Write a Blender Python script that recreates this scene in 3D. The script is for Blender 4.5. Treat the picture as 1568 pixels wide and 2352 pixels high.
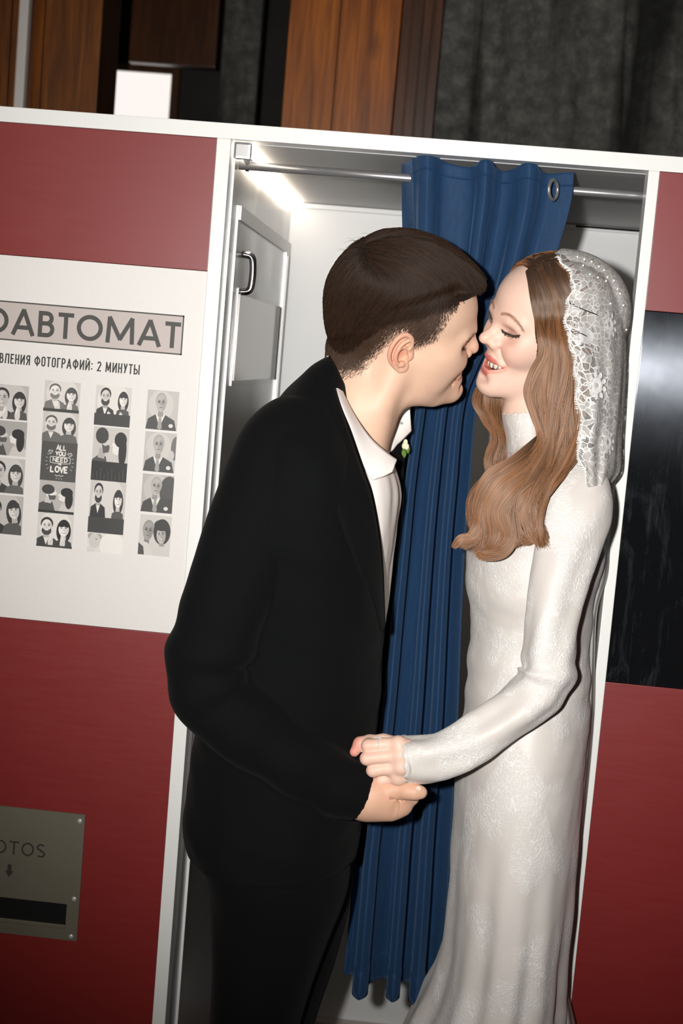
import bpy, bmesh, math, random
import numpy as np
from mathutils import Vector, Matrix

for _o in list(bpy.data.objects):
    bpy.data.objects.remove(_o)
scene = bpy.context.scene
rng = np.random.default_rng(7)
random.seed(7)

# ------------------------------------------------------------------ camera
FPX = 3267.0
CAM = np.array([0.0, -2.18, 1.65])
_yaw, _pit, _rol = math.radians(3.719), math.radians(6.182), math.radians(4.866)
_fw = np.array([-math.sin(_yaw) * math.cos(_pit), math.cos(_yaw) * math.cos(_pit), -math.sin(_pit)])
_r0 = np.array([math.cos(_yaw), math.sin(_yaw), 0.0])
_u0 = np.cross(_r0, _fw)
_rt = math.cos(_rol) * _r0 + math.sin(_rol) * _u0
_up = np.cross(_rt, _fw)
RW = np.array([_rt, _up, -_fw])           # world -> camera rows
cam_data = bpy.data.cameras.new('camera')
cam = bpy.data.objects.new('camera', cam_data)
scene.collection.objects.link(cam)
_m = Matrix.Identity(4)
for _i in range(3):
    for _j in range(3):
        _m[_i][_j] = RW.T[_i][_j]
    _m[_i][3] = CAM[_i]
cam.matrix_world = _m
cam_data.sensor_fit = 'VERTICAL'
cam_data.sensor_height = 36.0
cam_data.lens = 50.0
cam_data.clip_start = 0.05
cam_data.dof.use_dof = True
cam_data.dof.focus_distance = 2.04
cam_data.dof.aperture_fstop = 6.0
scene.camera = cam

# ------------------------------------------------------------------ world, flash, exposure
world = bpy.data.worlds.new('world')
scene.world = world
world.use_nodes = True
world.node_tree.nodes['Background'].inputs[0].default_value = (1.0, 0.86, 0.72, 1)
world.node_tree.nodes['Background'].inputs[1].default_value = 0.012

def add_light(name, kind, loc, target, energy, color, **kw):
    d = bpy.data.lights.new(name, kind)
    d.energy = energy
    d.color = color
    for k, v in kw.items():
        setattr(d, k, v)
    o = bpy.data.objects.new(name, d)
    scene.collection.objects.link(o)
    o.location = loc
    o.rotation_euler = (Vector(target) - Vector(loc)).to_track_quat('-Z', 'Y').to_euler()
    return o

# the photographer's flash, on the hot shoe of a camera held upright (left of the lens)
add_light('camera_flash', 'SPOT', (-0.12, -2.18, 1.69), (0.0, -0.1, 1.67), 228.0, (1.0, 0.98, 0.955),
          spot_size=math.radians(70), spot_blend=1.0, shadow_soft_size=0.022)
# dim lamps of the hall
add_light('hall_lamp', 'AREA', (-1.6, -3.5, 3.4), (0.0, 0.5, 1.0), 14.0, (1.0, 0.83, 0.65), size=1.6)
scene.view_settings.view_transform = 'Standard'
scene.view_settings.look = 'None'
scene.view_settings.exposure = 0.0
scene.view_settings.gamma = 1.0
scene.view_settings.use_curve_mapping = False

# ------------------------------------------------------------------ helpers
def ray_dir(u, v):
    return RW.T @ np.array([(u - 784.0) / FPX, -(v - 1176.0) / FPX, -1.0])

def P(u, v, Y):
    """point of the place seen at photo pixel (u, v) standing at depth Y"""
    d = ray_dir(u, v)
    return CAM + d * ((Y - CAM[1]) / d[1])

def lin(c):
    return tuple((x / 12.92 if x <= 0.04045 else ((x + 0.055) / 1.055) ** 2.4) for x in c)

def rgb(r, g, b):
    return lin((r / 255.0, g / 255.0, b / 255.0)) + (1.0,)

def col(r, g, b):
    return np.array(lin((r / 255.0, g / 255.0, b / 255.0)))

class NT:
    """small node-graph writer"""
    def __init__(self, name):
        self.mat = bpy.data.materials.new(name)
        self.mat.use_nodes = True
        self.nt = self.mat.node_tree
        self.nt.nodes.clear()
        self.out = self.nt.nodes.new('ShaderNodeOutputMaterial')
    def n(self, kind, props=None, **ins):
        nd = self.nt.nodes.new(kind)
        for k, v in (props or {}).items():
            setattr(nd, k, v)
        for k, v in ins.items():
            self.set(nd, k, v)
        return nd
    def set(self, nd, key, v):
        if isinstance(key, str):
            if key[0] == '_':
                sock = nd.inputs[int(key[1:])]
            else:
                sock = nd.inputs[key.replace('_', ' ')]
        else:
            sock = nd.inputs[key]
        if isinstance(v, bpy.types.NodeSocket):
            self.nt.links.new(v, sock)
        elif isinstance(v, bpy.types.Node):
            self.nt.links.new(v.outputs[0], sock)
        else:
            sock.default_value = v
    def math(self, op, a, b=0.0, c=0.0, clamp=False):
        return self.n('ShaderNodeMath', {'operation': op, 'use_clamp': clamp}, _0=a, _1=b, _2=c).outputs[0]
    def ramp(self, fac, stops, interp='LINEAR'):
        nd = self.n('ShaderNodeValToRGB')
        nd.color_ramp.interpolation = interp
        el = nd.color_ramp.elements
        while len(el) < len(stops):
            el.new(0.5)
        for e, (p_, c_) in zip(el, stops):
            e.position = p_
            e.color = c_ if len(c_) == 4 else tuple(c_) + (1.0,)
        self.set(nd, '_0', fac)
        return nd.outputs[0]
    def mix(self, fac, a, b):
        nd = self.n('ShaderNodeMix', {'data_type': 'RGBA'})
        self.set(nd, 0, fac); self.set(nd, 6, a); self.set(nd, 7, b)
        return nd.outputs[2]
    def coord(self, which='Object'):
        return self.n('ShaderNodeTexCoord').outputs[which]
    def mapping(self, vec, scale=(1, 1, 1), rot=(0, 0, 0), loc=(0, 0, 0)):
        return self.n('ShaderNodeMapping', Vector=vec, Scale=scale, Rotation=rot, Location=loc).outputs[0]
    def noise(self, vec, scale, detail=3.0, rough=0.5, dist=0.0, out=0):
        return self.n('ShaderNodeTexNoise', Vector=vec, Scale=scale, Detail=detail, Roughness=rough, Distortion=dist).outputs[out]
    def voronoi(self, vec, scale, feature='F1', out=0, rand=1.0):
        nd = self.n('ShaderNodeTexVoronoi', {'feature': feature}, Vector=vec, Scale=scale, Randomness=rand)
        return nd.outputs[out]
    def bump(self, h, strength=0.2, dist=0.01):
        return self.n('ShaderNodeBump', Height=h, Strength=strength, Distance=dist).outputs[0]
    def bsdf(self, **ins):
        nd = self.n('ShaderNodeBsdfPrincipled')
        for k, v in ins.items():
            self.set(nd, k, v)
        return nd
    def done(self, sh):
        self.set(self.out, 'Surface', sh)
        return self.mat

def simple(name, c, rough=0.5, metal=0.0, spec=0.5, noise_amt=0.0, nscale=40.0, bump=0.0, bscale=300.0, **kw):
    t = NT(name)
    vec = t.coord()
    base = c
    if noise_amt:
        f = t.noise(vec, nscale, 4.0, 0.6)
        lo = tuple(x * (1 - noise_amt) for x in c[:3]) + (1,)
        hi = tuple(min(1, x * (1 + noise_amt)) for x in c[:3]) + (1,)
        base = t.ramp(f, [(0.3, lo), (0.7, hi)])
    b = t.bsdf(Base_Color=base, Roughness=rough, Metallic=metal, **kw)
    t.set(b, 'Specular IOR Level', spec)
    if bump:
        t.set(b, 'Normal', t.bump(t.noise(vec, bscale, 2.0), bump, 0.002))
    return t.done(b)

def attach(o, parent):
    if parent is not None:
        o.parent = parent
        o.matrix_parent_inverse = Matrix.Translation(-parent.location)
    return o

def mesh_obj(name, verts, faces, mat, parent=None, smooth=False, colors=None, uv=None):
    me = bpy.data.meshes.new(name)
    verts = np.asarray(verts, dtype=float)
    if isinstance(faces, np.ndarray):
        nv, nf, k = len(verts), len(faces), faces.shape[1]
        me.vertices.add(nv)
        me.vertices.foreach_set('co', verts.astype(np.float32).ravel())
        me.loops.add(nf * k)
        me.loops.foreach_set('vertex_index', faces.astype(np.int32).ravel())
        me.polygons.add(nf)
        me.polygons.foreach_set('loop_start', np.arange(0, nf * k, k, dtype=np.int32))
        me.update(calc_edges=True)
    else:
        me.from_pydata([tuple(v) for v in verts], [], [tuple(int(i) for i in f) for f in faces])
        me.update()
    if smooth:
        me.polygons.foreach_set('use_smooth', np.ones(len(me.polygons), dtype=bool))
    if colors is not None:
        at = me.color_attributes.new('Col', 'FLOAT_COLOR', 'POINT')
        c4 = np.ones((len(verts), 4), dtype=np.float32)
        c4[:, :3] = colors
        at.data.foreach_set('color', c4.ravel())
    if uv is not None:
        ul = me.uv_layers.new(name='UVMap')
        li = np.zeros(len(me.loops), dtype=np.int32)
        me.loops.foreach_get('vertex_index', li)
        ul.data.foreach_set('uv', np.asarray(uv, dtype=np.float32)[li].ravel())
    if mat is not None:
        me.materials.append(mat)
    o = bpy.data.objects.new(name, me)
    scene.collection.objects.link(o)
    return attach(o, parent)

def box(name, lo, hi, mat, parent=None, bevel=0.0):
    lo = np.array(lo, float); hi = np.array(hi, float)
    bm = bmesh.new()
    bmesh.ops.create_cube(bm, size=1.0)
    for v in bm.verts:
        v.co = Vector([(lo[i] + hi[i]) / 2 + v.co[i] * (hi[i] - lo[i]) for i in range(3)])
    if bevel:
        bmesh.ops.bevel(bm, geom=list(bm.edges), offset=bevel, segments=2, affect='EDGES', profile=0.7)
    me = bpy.data.meshes.new(name)
    bm.to_mesh(me); bm.free()
    me.materials.append(mat)
    o = bpy.data.objects.new(name, me)
    scene.collection.objects.link(o)
    return attach(o, parent)

def spline(pts, n):
    """Catmull-Rom resampling of a list of points (any dimension) to n points"""
    pts = np.asarray(pts, float)
    if len(pts) < 3:
        t = np.linspace(0, 1, n)[:, None]
        return pts[0] * (1 - t) + pts[-1] * t
    p = np.vstack([2 * pts[0] - pts[1], pts, 2 * pts[-1] - pts[-2]])
    seg = np.linalg.norm(np.diff(pts[:, :min(3, pts.shape[1])], axis=0), axis=1) ** 0.5 + 1e-9
    knots = np.concatenate([[0], np.cumsum(seg)])
    x = np.linspace(0, knots[-1], n)
    i = np.clip(np.searchsorted(knots, x, side='right') - 1, 0, len(pts) - 2)
    t = ((x - knots[i]) / seg[i])[:, None]
    a, b, c, d = p[i], p[i + 1], p[i + 2], p[i + 3]
    return 0.5 * ((2 * b) + (-a + c) * t + (2 * a - 5 * b + 4 * c - d) * t ** 2 + (-a + 3 * b - 3 * c + d) * t ** 3)

def frames(path):
    """parallel-transport frames along a path"""
    T = np.gradient(path, axis=0)
    T /= np.linalg.norm(T, axis=1)[:, None] + 1e-12
    n0 = np.cross(T[0], [0.13, 0.97, 0.2]); n0 /= np.linalg.norm(n0)
    N = [n0]
    for i in range(1, len(path)):
        v = N[-1] - T[i] * np.dot(N[-1], T[i])
        N.append(v / (np.linalg.norm(v) + 1e-12))
    N = np.array(N)
    return T, N, np.cross(T, N)

def tube_geo(path, radii, seg=10, caps=True):
    path = np.asarray(path, float); n = len(path)
    radii = np.broadcast_to(np.asarray(radii, float), (n,))
    T, N, B = frames(path)
    a = np.linspace(0, 2 * np.pi, seg, endpoint=False)
    V = (path[:, None, :] + radii[:, None, None] * (np.cos(a)[None, :, None] * N[:, None, :] + np.sin(a)[None, :, None] * B[:, None, :])).reshape(-1, 3)
    F = []
    for i in range(n - 1):
        for j in range(seg):
            k = (j + 1) % seg
            F.append((i * seg + j, i * seg + k, (i + 1) * seg + k, (i + 1) * seg + j))
    if caps:
        F.append(tuple(range(seg - 1, -1, -1)))
        F.append(tuple((n - 1) * seg + j for j in range(seg)))
    return V, F

def tube(name, path, radii, mat, parent=None, seg=12):
    V, F = tube_geo(path, radii, seg)
    return mesh_obj(name, V, F, mat, parent, smooth=True)

def grid_faces(nu, nv, wrap=False):
    """quads of a nu x nv vertex grid (row-major); wrap closes the second direction"""
    i = np.arange(nu - 1)[:, None]
    j = np.arange(nv if wrap else nv - 1)[None, :]
    a = i * nv + j
    b = i * nv + (j + 1) % nv
    return np.stack([a, b, b + nv, a + nv], -1).reshape(-1, 4)

def join_geo(parts):
    V, F, off = [], [], 0
    for v, f in parts:
        V.append(np.asarray(v, float))
        F += [tuple(int(i) + off for i in q) for q in f]
        off += len(v)
    return np.vstack(V), F

def thing(name, label, cat, loc=(0, 0, 0), group=None):
    o = bpy.data.objects.new(name, None)
    scene.collection.objects.link(o)
    o.location = loc
    o['label'] = label; o['category'] = cat
    if group:
        o['group'] = group
    return o

def tag(o, label, cat, group=None):
    o['label'] = label; o['category'] = cat
    if group:
        o['group'] = group
    return o

def struct(o, label=None):
    o['kind'] = 'structure'
    if label:
        o['label'] = label
    return o

# ------------------------------------------------------------------ the hall around the booth
def wood_mat(name, dark, light, scale=1.0, rough=0.35):
    t = NT(name)
    v = t.mapping(t.coord(), scale=(14 * scale, 14 * scale, 0.9 * scale))
    f = t.noise(v, 3.0, 6.0, 0.62, 0.6)
    g = t.noise(t.mapping(t.coord(), scale=(90, 90, 3)), 2.0, 3.0, 0.6)
    h = t.math('ADD', t.math('MULTIPLY', f, 0.75), t.math('MULTIPLY', g, 0.25))
    c = t.ramp(h, [(0.32, dark), (0.52, tuple((np.array(dark) + np.array(light)) / 2)), (0.7, light)])
    knot = t.voronoi(t.mapping(t.coord(), scale=(5, 5, 2.2)), 1.0)
    c = t.mix(t.ramp(knot, [(0.03, (1, 1, 1)), (0.13, (0, 0, 0))]), c, rgb(40, 18, 6))
    b = t.bsdf(Base_Color=c, Roughness=rough, Normal=t.bump(h, 0.15, 0.003))
    return t.done(b)

M_wood = wood_mat('varnished_wood', rgb(104, 48, 8), rgb(214, 120, 30))
M_wood_dark = wood_mat('dark_varnished_wood', rgb(46, 24, 10), rgb(110, 62, 26))
M_wood_mid = wood_mat('brown_varnished_wood', rgb(70, 34, 8), rgb(168, 94, 26))
M_floor = simple('floor_tile', rgb(120, 112, 104), 0.45, noise_amt=0.15, nscale=9)
M_darkwall = simple('dark_wall', rgb(48, 46, 44), 0.8, noise_amt=0.35, nscale=3)
M_ceil = simple('dark_ceiling', rgb(60, 58, 55), 0.9, noise_amt=0.2, nscale=3)
M_white = simple('white_metal', rgb(238, 238, 235), 0.35)
M_conduit = simple('white_conduit', rgb(245, 240, 232), 0.5)

def plaster():
    t = NT('grey_felted_wall')
    v = t.coord()
    a = t.noise(t.mapping(v, scale=(26, 26, 26)), 1.0, 5.0, 0.7)
    s = t.noise(t.mapping(v, scale=(7, 7, 1.1), rot=(0, 0.12, 0)), 1.0, 3.0, 0.5, 0.5)
    h = t.math('MULTIPLY', a, t.ramp(s, [(0.38, (0.25, 0.25, 0.25)), (0.5, (1, 1, 1))]))
    c = t.ramp(h, [(0.12, rgb(26, 26, 24)), (0.5, rgb(88, 88, 84)), (0.75, rgb(124, 122, 115))])
    return t.done(t.bsdf(Base_Color=c, Roughness=0.9, Normal=t.bump(a, 0.5, 0.01)))
M_plaster = plaster()

struct(box('floor', (-4, -5, -0.1), (4, 5, 0.0), M_floor), 'pale worn floor of the hall')
struct(box('ceiling', (-4, -5, 3.3), (4, 5, 3.4), M_ceil), 'dark ceiling of the hall')
struct(box('wall_back', (-4, 3.4, 0), (4, 3.5, 3.3), M_darkwall), 'dark wall far behind the booth')
# sheet-hung grey partition on the right behind the booth, with shallow drapes
xs = np.linspace(P(1005, 150, 1.75)[0], 3.2, 160); zs = np.linspace(0, 3.25, 40)
gx, gz = np.meshgrid(xs, zs)
gy = 1.75 + 0.02 * np.sin(gx * 21 + gz * 1.7) * np.sin(gz * 2.1 + gx * 3) + 0.018 * np.sin(gx * 47 + gz * 2.4)
Vf = np.stack([gx, gy, gz], -1).reshape(-1, 3)
Vb = Vf + np.array([0, 0.09, 0]); n_ = len(Vf)
Fg = grid_faces(40, 160)
rim = []
idx = np.arange(n_).reshape(40, 160)
for L in (idx[0], idx[-1][::-1], idx[:, 0][::-1], idx[:, -1]):
    for a_, b_ in zip(L[:-1], L[1:]):
        rim.append((b_, a_, a_ + n_, b_ + n_))
struct(mesh_obj('wall_partition', np.vstack([Vf, Vb]), [tuple(q) for q in Fg] + [tuple(q[::-1] + n_) for q in Fg] + rim, M_plaster, smooth=True),
       'dark grey draped partition rising above the right half of the booth')

def pillar(name, u0, u1, Y, mat, label, depth=0.25):
    x0 = P(u0, 150, Y)[0]; x1 = P(u1, 150, Y)[0]
    return x0, x1
def wood_pillar(u0, u1, Y, mat, label, grooves=(), depth=0.22):
    x0 = P(u0, 150, Y)[0]; x1 = P(u1, 150, Y)[0]
    t = thing('wooden_pillar', label, 'pillar', ((x0 + x1) / 2, Y + depth / 2, 0))
    cuts = [x0] + [P(g, 150, Y)[0] for g in grooves] + [x1]
    box('core', (x0 + 0.006, Y + 0.012, 0), (x1 - 0.006, Y + depth, 3.28), M_wood_dark, t)
    for a_, b_ in zip(cuts[:-1], cuts[1:]):
        box('plank', (a_ + 0.0015, Y, 0), (b_ - 0.0015, Y + 0.014, 3.28), mat, t, bevel=0.002)
    return t
wood_pillar(655, 912, 1.6, M_wood, 'broad orange-brown plank pillar rising behind the middle of the booth', grooves=(772,))
wood_pillar(912, 1008, 1.66, M_wood_dark, 'narrow dark brown moulded jamb right of the broad orange pillar', grooves=(938, 962, 985))
wood_pillar(-160, 228, 1.6, M_wood_mid, 'brown plank pillar at the far left above the booth', grooves=(-60, 20, 96))
tag(box('conduit', (P(36, 150, 1.5)[0], 1.5, 0), (P(58, 150, 1.5)[0], 1.53, 3.28), M_conduit, bevel=0.004),
    'thin white vertical conduit in front of the left plank pillar', 'conduit')
# lit window far behind
t = NT('lit_window_pane')
M_winlit = t.done(t.n('ShaderNodeEmission', Color=(1.0, 0.93, 0.88, 1), Strength=1.0))
a_ = P(228, 160, 3.38); b_ = P(388, 290, 3.38)
w_ = struct(thing('window_1', 'small bright lit window in the dark back wall', 'window', (a_[0], 3.38, b_[2])))
box('pane', (a_[0], 3.375, b_[2] - 0.35), (b_[0], 3.395, a_[2]), M_winlit, w_)
for nm, lo, hi in (('window_frame', (a_[0] - 0.03, 3.36, a_[2]), (b_[0] + 0.03, 3.4, a_[2] + 0.03)),
                   ('window_frame', (a_[0] - 0.03, 3.36, b_[2] - 0.38), (b_[0] + 0.03, 3.4, b_[2] - 0.35)),
                   ('window_frame', (a_[0] - 0.03, 3.36, b_[2] - 0.35), (a_[0], 3.4, a_[2])),
                   ('window_frame', (b_[0], 3.36, b_[2] - 0.35), (b_[0] + 0.03, 3.4, a_[2]))):
    box(nm, lo, hi, M_wood_dark, w_)
# dim boards in the recess between the pillars
for u0, u1, Y, mt, lb in ((300, 500, 2.9, M_wood_dark, 'dim brown board in the recess right of the bright window'),
                          (515, 600, 2.7, M_plaster, 'dim grey board in the recess beside the orange pillar')):
    a_ = P(u0, 60, Y); b_ = P(u1, 60, Y)
    tag(box('recess_board', (a_[0], Y, 1.2 if u0 > 400 else 2.62), (b_[0], Y + 0.05, 3.2), mt, bevel=0.004), lb, 'board')

# ------------------------------------------------------------------ the photo booth
def red_mat():
    t = NT('red_laminate')
    v = t.coord()
    f = t.noise(v, 6.0, 3.0)
    c = t.mix(f, rgb(118, 26, 24), rgb(128, 30, 28))
    sc = t.noise(t.mapping(v, scale=(3, 30, 30), rot=(0, 0.5, 0.1)), 4.0, 4.0, 0.7)
    r = t.ramp(sc, [(0.3, (0.40,) * 3), (0.7, (0.46,) * 3)])
    b = t.bsdf(Base_Color=c, Roughness=r)
    t.set(b, 'Specular IOR Level', 0.6)
    t.set(b, 'Normal', t.bump(t.noise(v, 900.0, 2.0), 0.03, 0.001))
    return t.done(b)
M_red = red_mat()
M_frame = simple('white_profile', rgb(236, 236, 232), 0.35, bump=0.02)
M_inner = simple('interior_white', rgb(226, 227, 226), 0.5, noise_amt=0.015, nscale=5)
M_ceilin = simple('interior_ceiling', rgb(176, 176, 176), 0.45)
M_poster = simple('poster_print', rgb(226, 222, 217), 0.5, noise_amt=0.02, nscale=400)

def steel_mat(name, c, rough, aniso=0.0, rot=0.0, smear=False):
    t = NT(name)
    v = t.coord()
    r = t.ramp(t.noise(v, 5.0, 4.0, 0.6), [(0.3, (rough * 0.85,) * 3), (0.7, (rough * 1.2,) * 3)])
    base = c
    if smear:
        s1 = t.math('ADD', t.math('MULTIPLY', t.noise(t.mapping(v, scale=(9, 9, 3.2), rot=(0, 0.5, 0)), 2.0, 6.0, 0.7, 1.6), .75), t.math('MULTIPLY', t.noise(t.mapping(v, scale=(160, 160, 5)), 2.0, 3.0), .25))
        m = t.ramp(s1, [(0.52, (0, 0, 0)), (0.68, (1, 1, 1))])
        base = t.mix(t.math('MULTIPLY', m, 0.10), c, rgb(120, 128, 136))
    b = t.bsdf(Base_Color=base, Metallic=1.0, Roughness=r)
    if smear:
        t.set(b, 'Metallic', t.math('SUBTRACT', .93, t.math('MULTIPLY', m, .22)))
    if aniso:
        t.set(b, 'Anisotropic', aniso)
        t.set(b, 'Tangent', t.n('ShaderNodeCombineXYZ', X=1.0, Y=0.0, Z=0.0))
        t.set(b, 'Anisotropic Rotation', rot)
    return t.done(b)
M_steel = steel_mat('brushed_steel', rgb(178, 178, 178), 0.32)
M_chrome = steel_mat('chrome', rgb(205, 205, 205), 0.12)
M_rod = simple('rod_steel', rgb(178, 178, 180), 0.3, 0.75)
M_mirror = steel_mat('dark_mirror', rgb(74, 77, 82), 0.15, 0.98, 0.0, smear=True)
M_blackplastic = simple('black_plastic', rgb(14, 14, 15), 0.4)
M_kick = simple('kick_plate', rgb(196, 182, 176), 0.5)

booth = thing('photo_booth', 'red and white photo booth with an open lit cabin', 'photo booth', (0, 0, 0))
XL, XR = -1.15, 1.02
DEP = 0.82
# frame members
box('top_rail', (XL, -0.004, 1.963), (XR, 0.034, 1.986), M_frame, booth, 0.0015)
box('post', (-0.3772, -0.004, 0.0), (-0.356, 0.034, 1.963), M_frame, booth, 0.0015)
box('post', (0.270, -0.004, 0.0), (0.2865, 0.034, 1.963), M_frame, booth, 0.0015)
box('post', (XL, -0.004, 0.0), (XL + 0.021, 0.034, 1.963), M_frame, booth, 0.0015)
box('post', (XR - 0.021, -0.004, 0.0), (XR, 0.034, 1.963), M_frame, booth, 0.0015)
# front panels
fp = -0.001
for nm, x0, x1, z0, z1, mt in (('red_panel', XL + 0.021, -0.3777, 1.7635, 1.9625, M_red),
                               ('red_panel', XL + 0.021, -0.3777, 0.06, 1.1965, M_red),
                               ('red_panel', 0.287, XR - 0.021, 1.7585, 1.9625, M_red),
                               ('red_panel', 0.287, XR - 0.021, 0.06, 1.1885, M_red)):
    box(nm, (x0, fp, z0), (x1, 0.012, z1), mt, booth, 0.0008)
poster = box('poster_panel', (XL + 0.021, fp, 1.1972), (-0.3777, 0.012, 1.7628), M_poster, booth, 0.0005)
mirror = box('dark_mirror', (0.287, fp, 1.1892), (XR - 0.021, 0.012, 1.7578), M_mirror, booth, 0.0008)
box('plinth', (XL, 0.0, 0.0), (-0.378, 0.03, 0.06), M_blackplastic, booth)
box('plinth', (0.287, 0.0, 0.0), (XR, 0.03, 0.06), M_blackplastic, booth)
# cabin shell
box('back_panel', (-0.353, DEP, 0.0), (0.70, DEP + 0.02, 1.985), M_inner, booth)
box('roof_panel', (XL, 0.034, 1.962), (XR, DEP + 0.02, 1.985), M_ceilin, booth)
box('side_panel', (XL, 0.034, 0.0), (XL + 0.02, DEP + 0.02, 1.962), M_red, booth)
box('side_panel', (XR - 0.02, 0.034, 0.0), (XR, DEP + 0.02, 1.962), M_red, booth)
box('seat_wall', (0.70, 0.034, 0.0), (0.72, DEP, 1.962), M_inner, booth)
box('cabin_floor', (-0.353, 0.0, 0.0), (0.70, DEP, 0.03), M_blackplastic, booth)
box('kick_plate', (-0.352, DEP - 0.03, 0.03), (0.70, DEP, 0.205), M_kick, booth, 0.003)
box('seat_block', (0.36, 0.30, 0.03), (0.70, DEP - 0.03, 0.48), M_inner, booth, 0.01)
box('wall_rail', (0.235, DEP - 0.012, 1.955), (0.70, DEP, 1.9615), M_chrome, booth)
# steel machine wall on the left, its service door, window and handle
XW = -0.353
box('steel_wall', (XW - 0.02, 0.034, 0.03), (XW, DEP, 1.962), M_steel, booth)
door = box('service_door', (XW, 0.087, 0.95), (XW + 0.004, 0.792, 1.874), M_steel, booth, 0.001)
box('door_frame', (XW + 0.004, 0.087, 1.852), (XW + 0.0075, 0.792, 1.874), M_frame, door)
box('door_frame', (XW + 0.004, 0.735, 0.95), (XW + 0.0075, 0.792, 1.852), M_steel, door)
box('jamb_strip', (XW + 0.0075, 0.742, 0.95), (XW + 0.011, 0.757, 1.845), M_frame, door)
t = NT('frosted_screen')
M_screen = t.done(t.bsdf(Base_Color=rgb(206, 196, 188), Roughness=0.12))
box('screen_bezel', (XW + 0.004, 0.128, 1.588), (XW + 0.006, 0.68, 1.748), M_steel, door, 0.0008)
box('screen', (XW + 0.006, 0.14, 1.597), (XW + 0.008, 0.655, 1.738), M_screen, door)
box('screen_edge', (XW + 0.006, 0.655, 1.595), (XW + 0.012, 0.668, 1.74), M_blackplastic, door)
hz = [(XW + 0.004, 0.15, 1.742), (XW + 0.02, 0.15, 1.745), (XW + 0.024, 0.15, 1.76), (XW + 0.024, 0.15, 1.785), (XW + 0.02, 0.15, 1.80), (XW + 0.004, 0.15, 1.803)]
tube('handle', spline(hz, 24), 0.006, M_chrome, door)
box('edge_trim', (XW, 0.083, 0.03), (XW + 0.004, 0.087, 1.874), M_frame, booth)
# LED bars under the ceiling
t = NT('led_diffuser')
M_led = t.done(t.n('ShaderNodeEmission', Color=(1.0, 0.86, 0.70, 1), Strength=5.0))
lb = box('led_bar', (XW + 0.001, 0.02, 1.944), (XW + 0.024, DEP - 0.012, 1.961), M_led, booth, 0.002)
box('end_cap', (XW + 0.0005, 0.006, 1.936), (XW + 0.027, 0.02, 1.9615), M_steel, lb, 0.004)
box('reflection_trim', (XW + 0.024, DEP - 0.012, 1.951), (0.70, DEP - 0.001, 1.961), M_inner, booth, 0.002)  # added pale trim standing in for the bright reflection along this corner

# ------------------------------------------------------------------ rod and curtain
rod = thing('curtain_rod', 'steel curtain rod on a ceiling bracket across the booth doorway', 'curtain rod', tuple(P(552, 378, 0.06)))
RZ = 1.934
tube('rod', [(-0.352, 0.068, RZ), (-0.1, 0.068, RZ), (0.2, 0.068, RZ), (0.69, 0.068, RZ)], 0.0068, M_rod, rod, 20)
tube('bracket', [(-0.3385, 0.068, RZ), (-0.3385, 0.068, 1.9615)], 0.0072, M_rod, rod, 16)
tube('screw', [(-0.3385, 0.068, RZ - 0.0085), (-0.3385, 0.068, RZ)], 0.003, M_chrome, rod, 10)

# ------------------------------------------------------------------ implicit-surface modelling
def smin(a, b, k):
    if k <= 0:
        return np.minimum(a, b)
    h = np.maximum(k - np.abs(a - b), 0.0) / k
    return np.minimum(a, b) - h * h * (k * 0.25)

def seg_dist(X, Y, Z, a, b, ra, rb):
    a = np.asarray(a, np.float32); b = np.asarray(b, np.float32)
    ab = b - a
    L2 = float(ab @ ab) + 1e-12
    px, py, pz = X - a[0], Y - a[1], Z - a[2]
    t = np.clip((px * ab[0] + py * ab[1] + pz * ab[2]) / L2, 0, 1)
    return np.sqrt((px - t * ab[0]) ** 2 + (py - t * ab[1]) ** 2 + (pz - t * ab[2]) ** 2) - (ra + t * (rb - ra))

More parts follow.
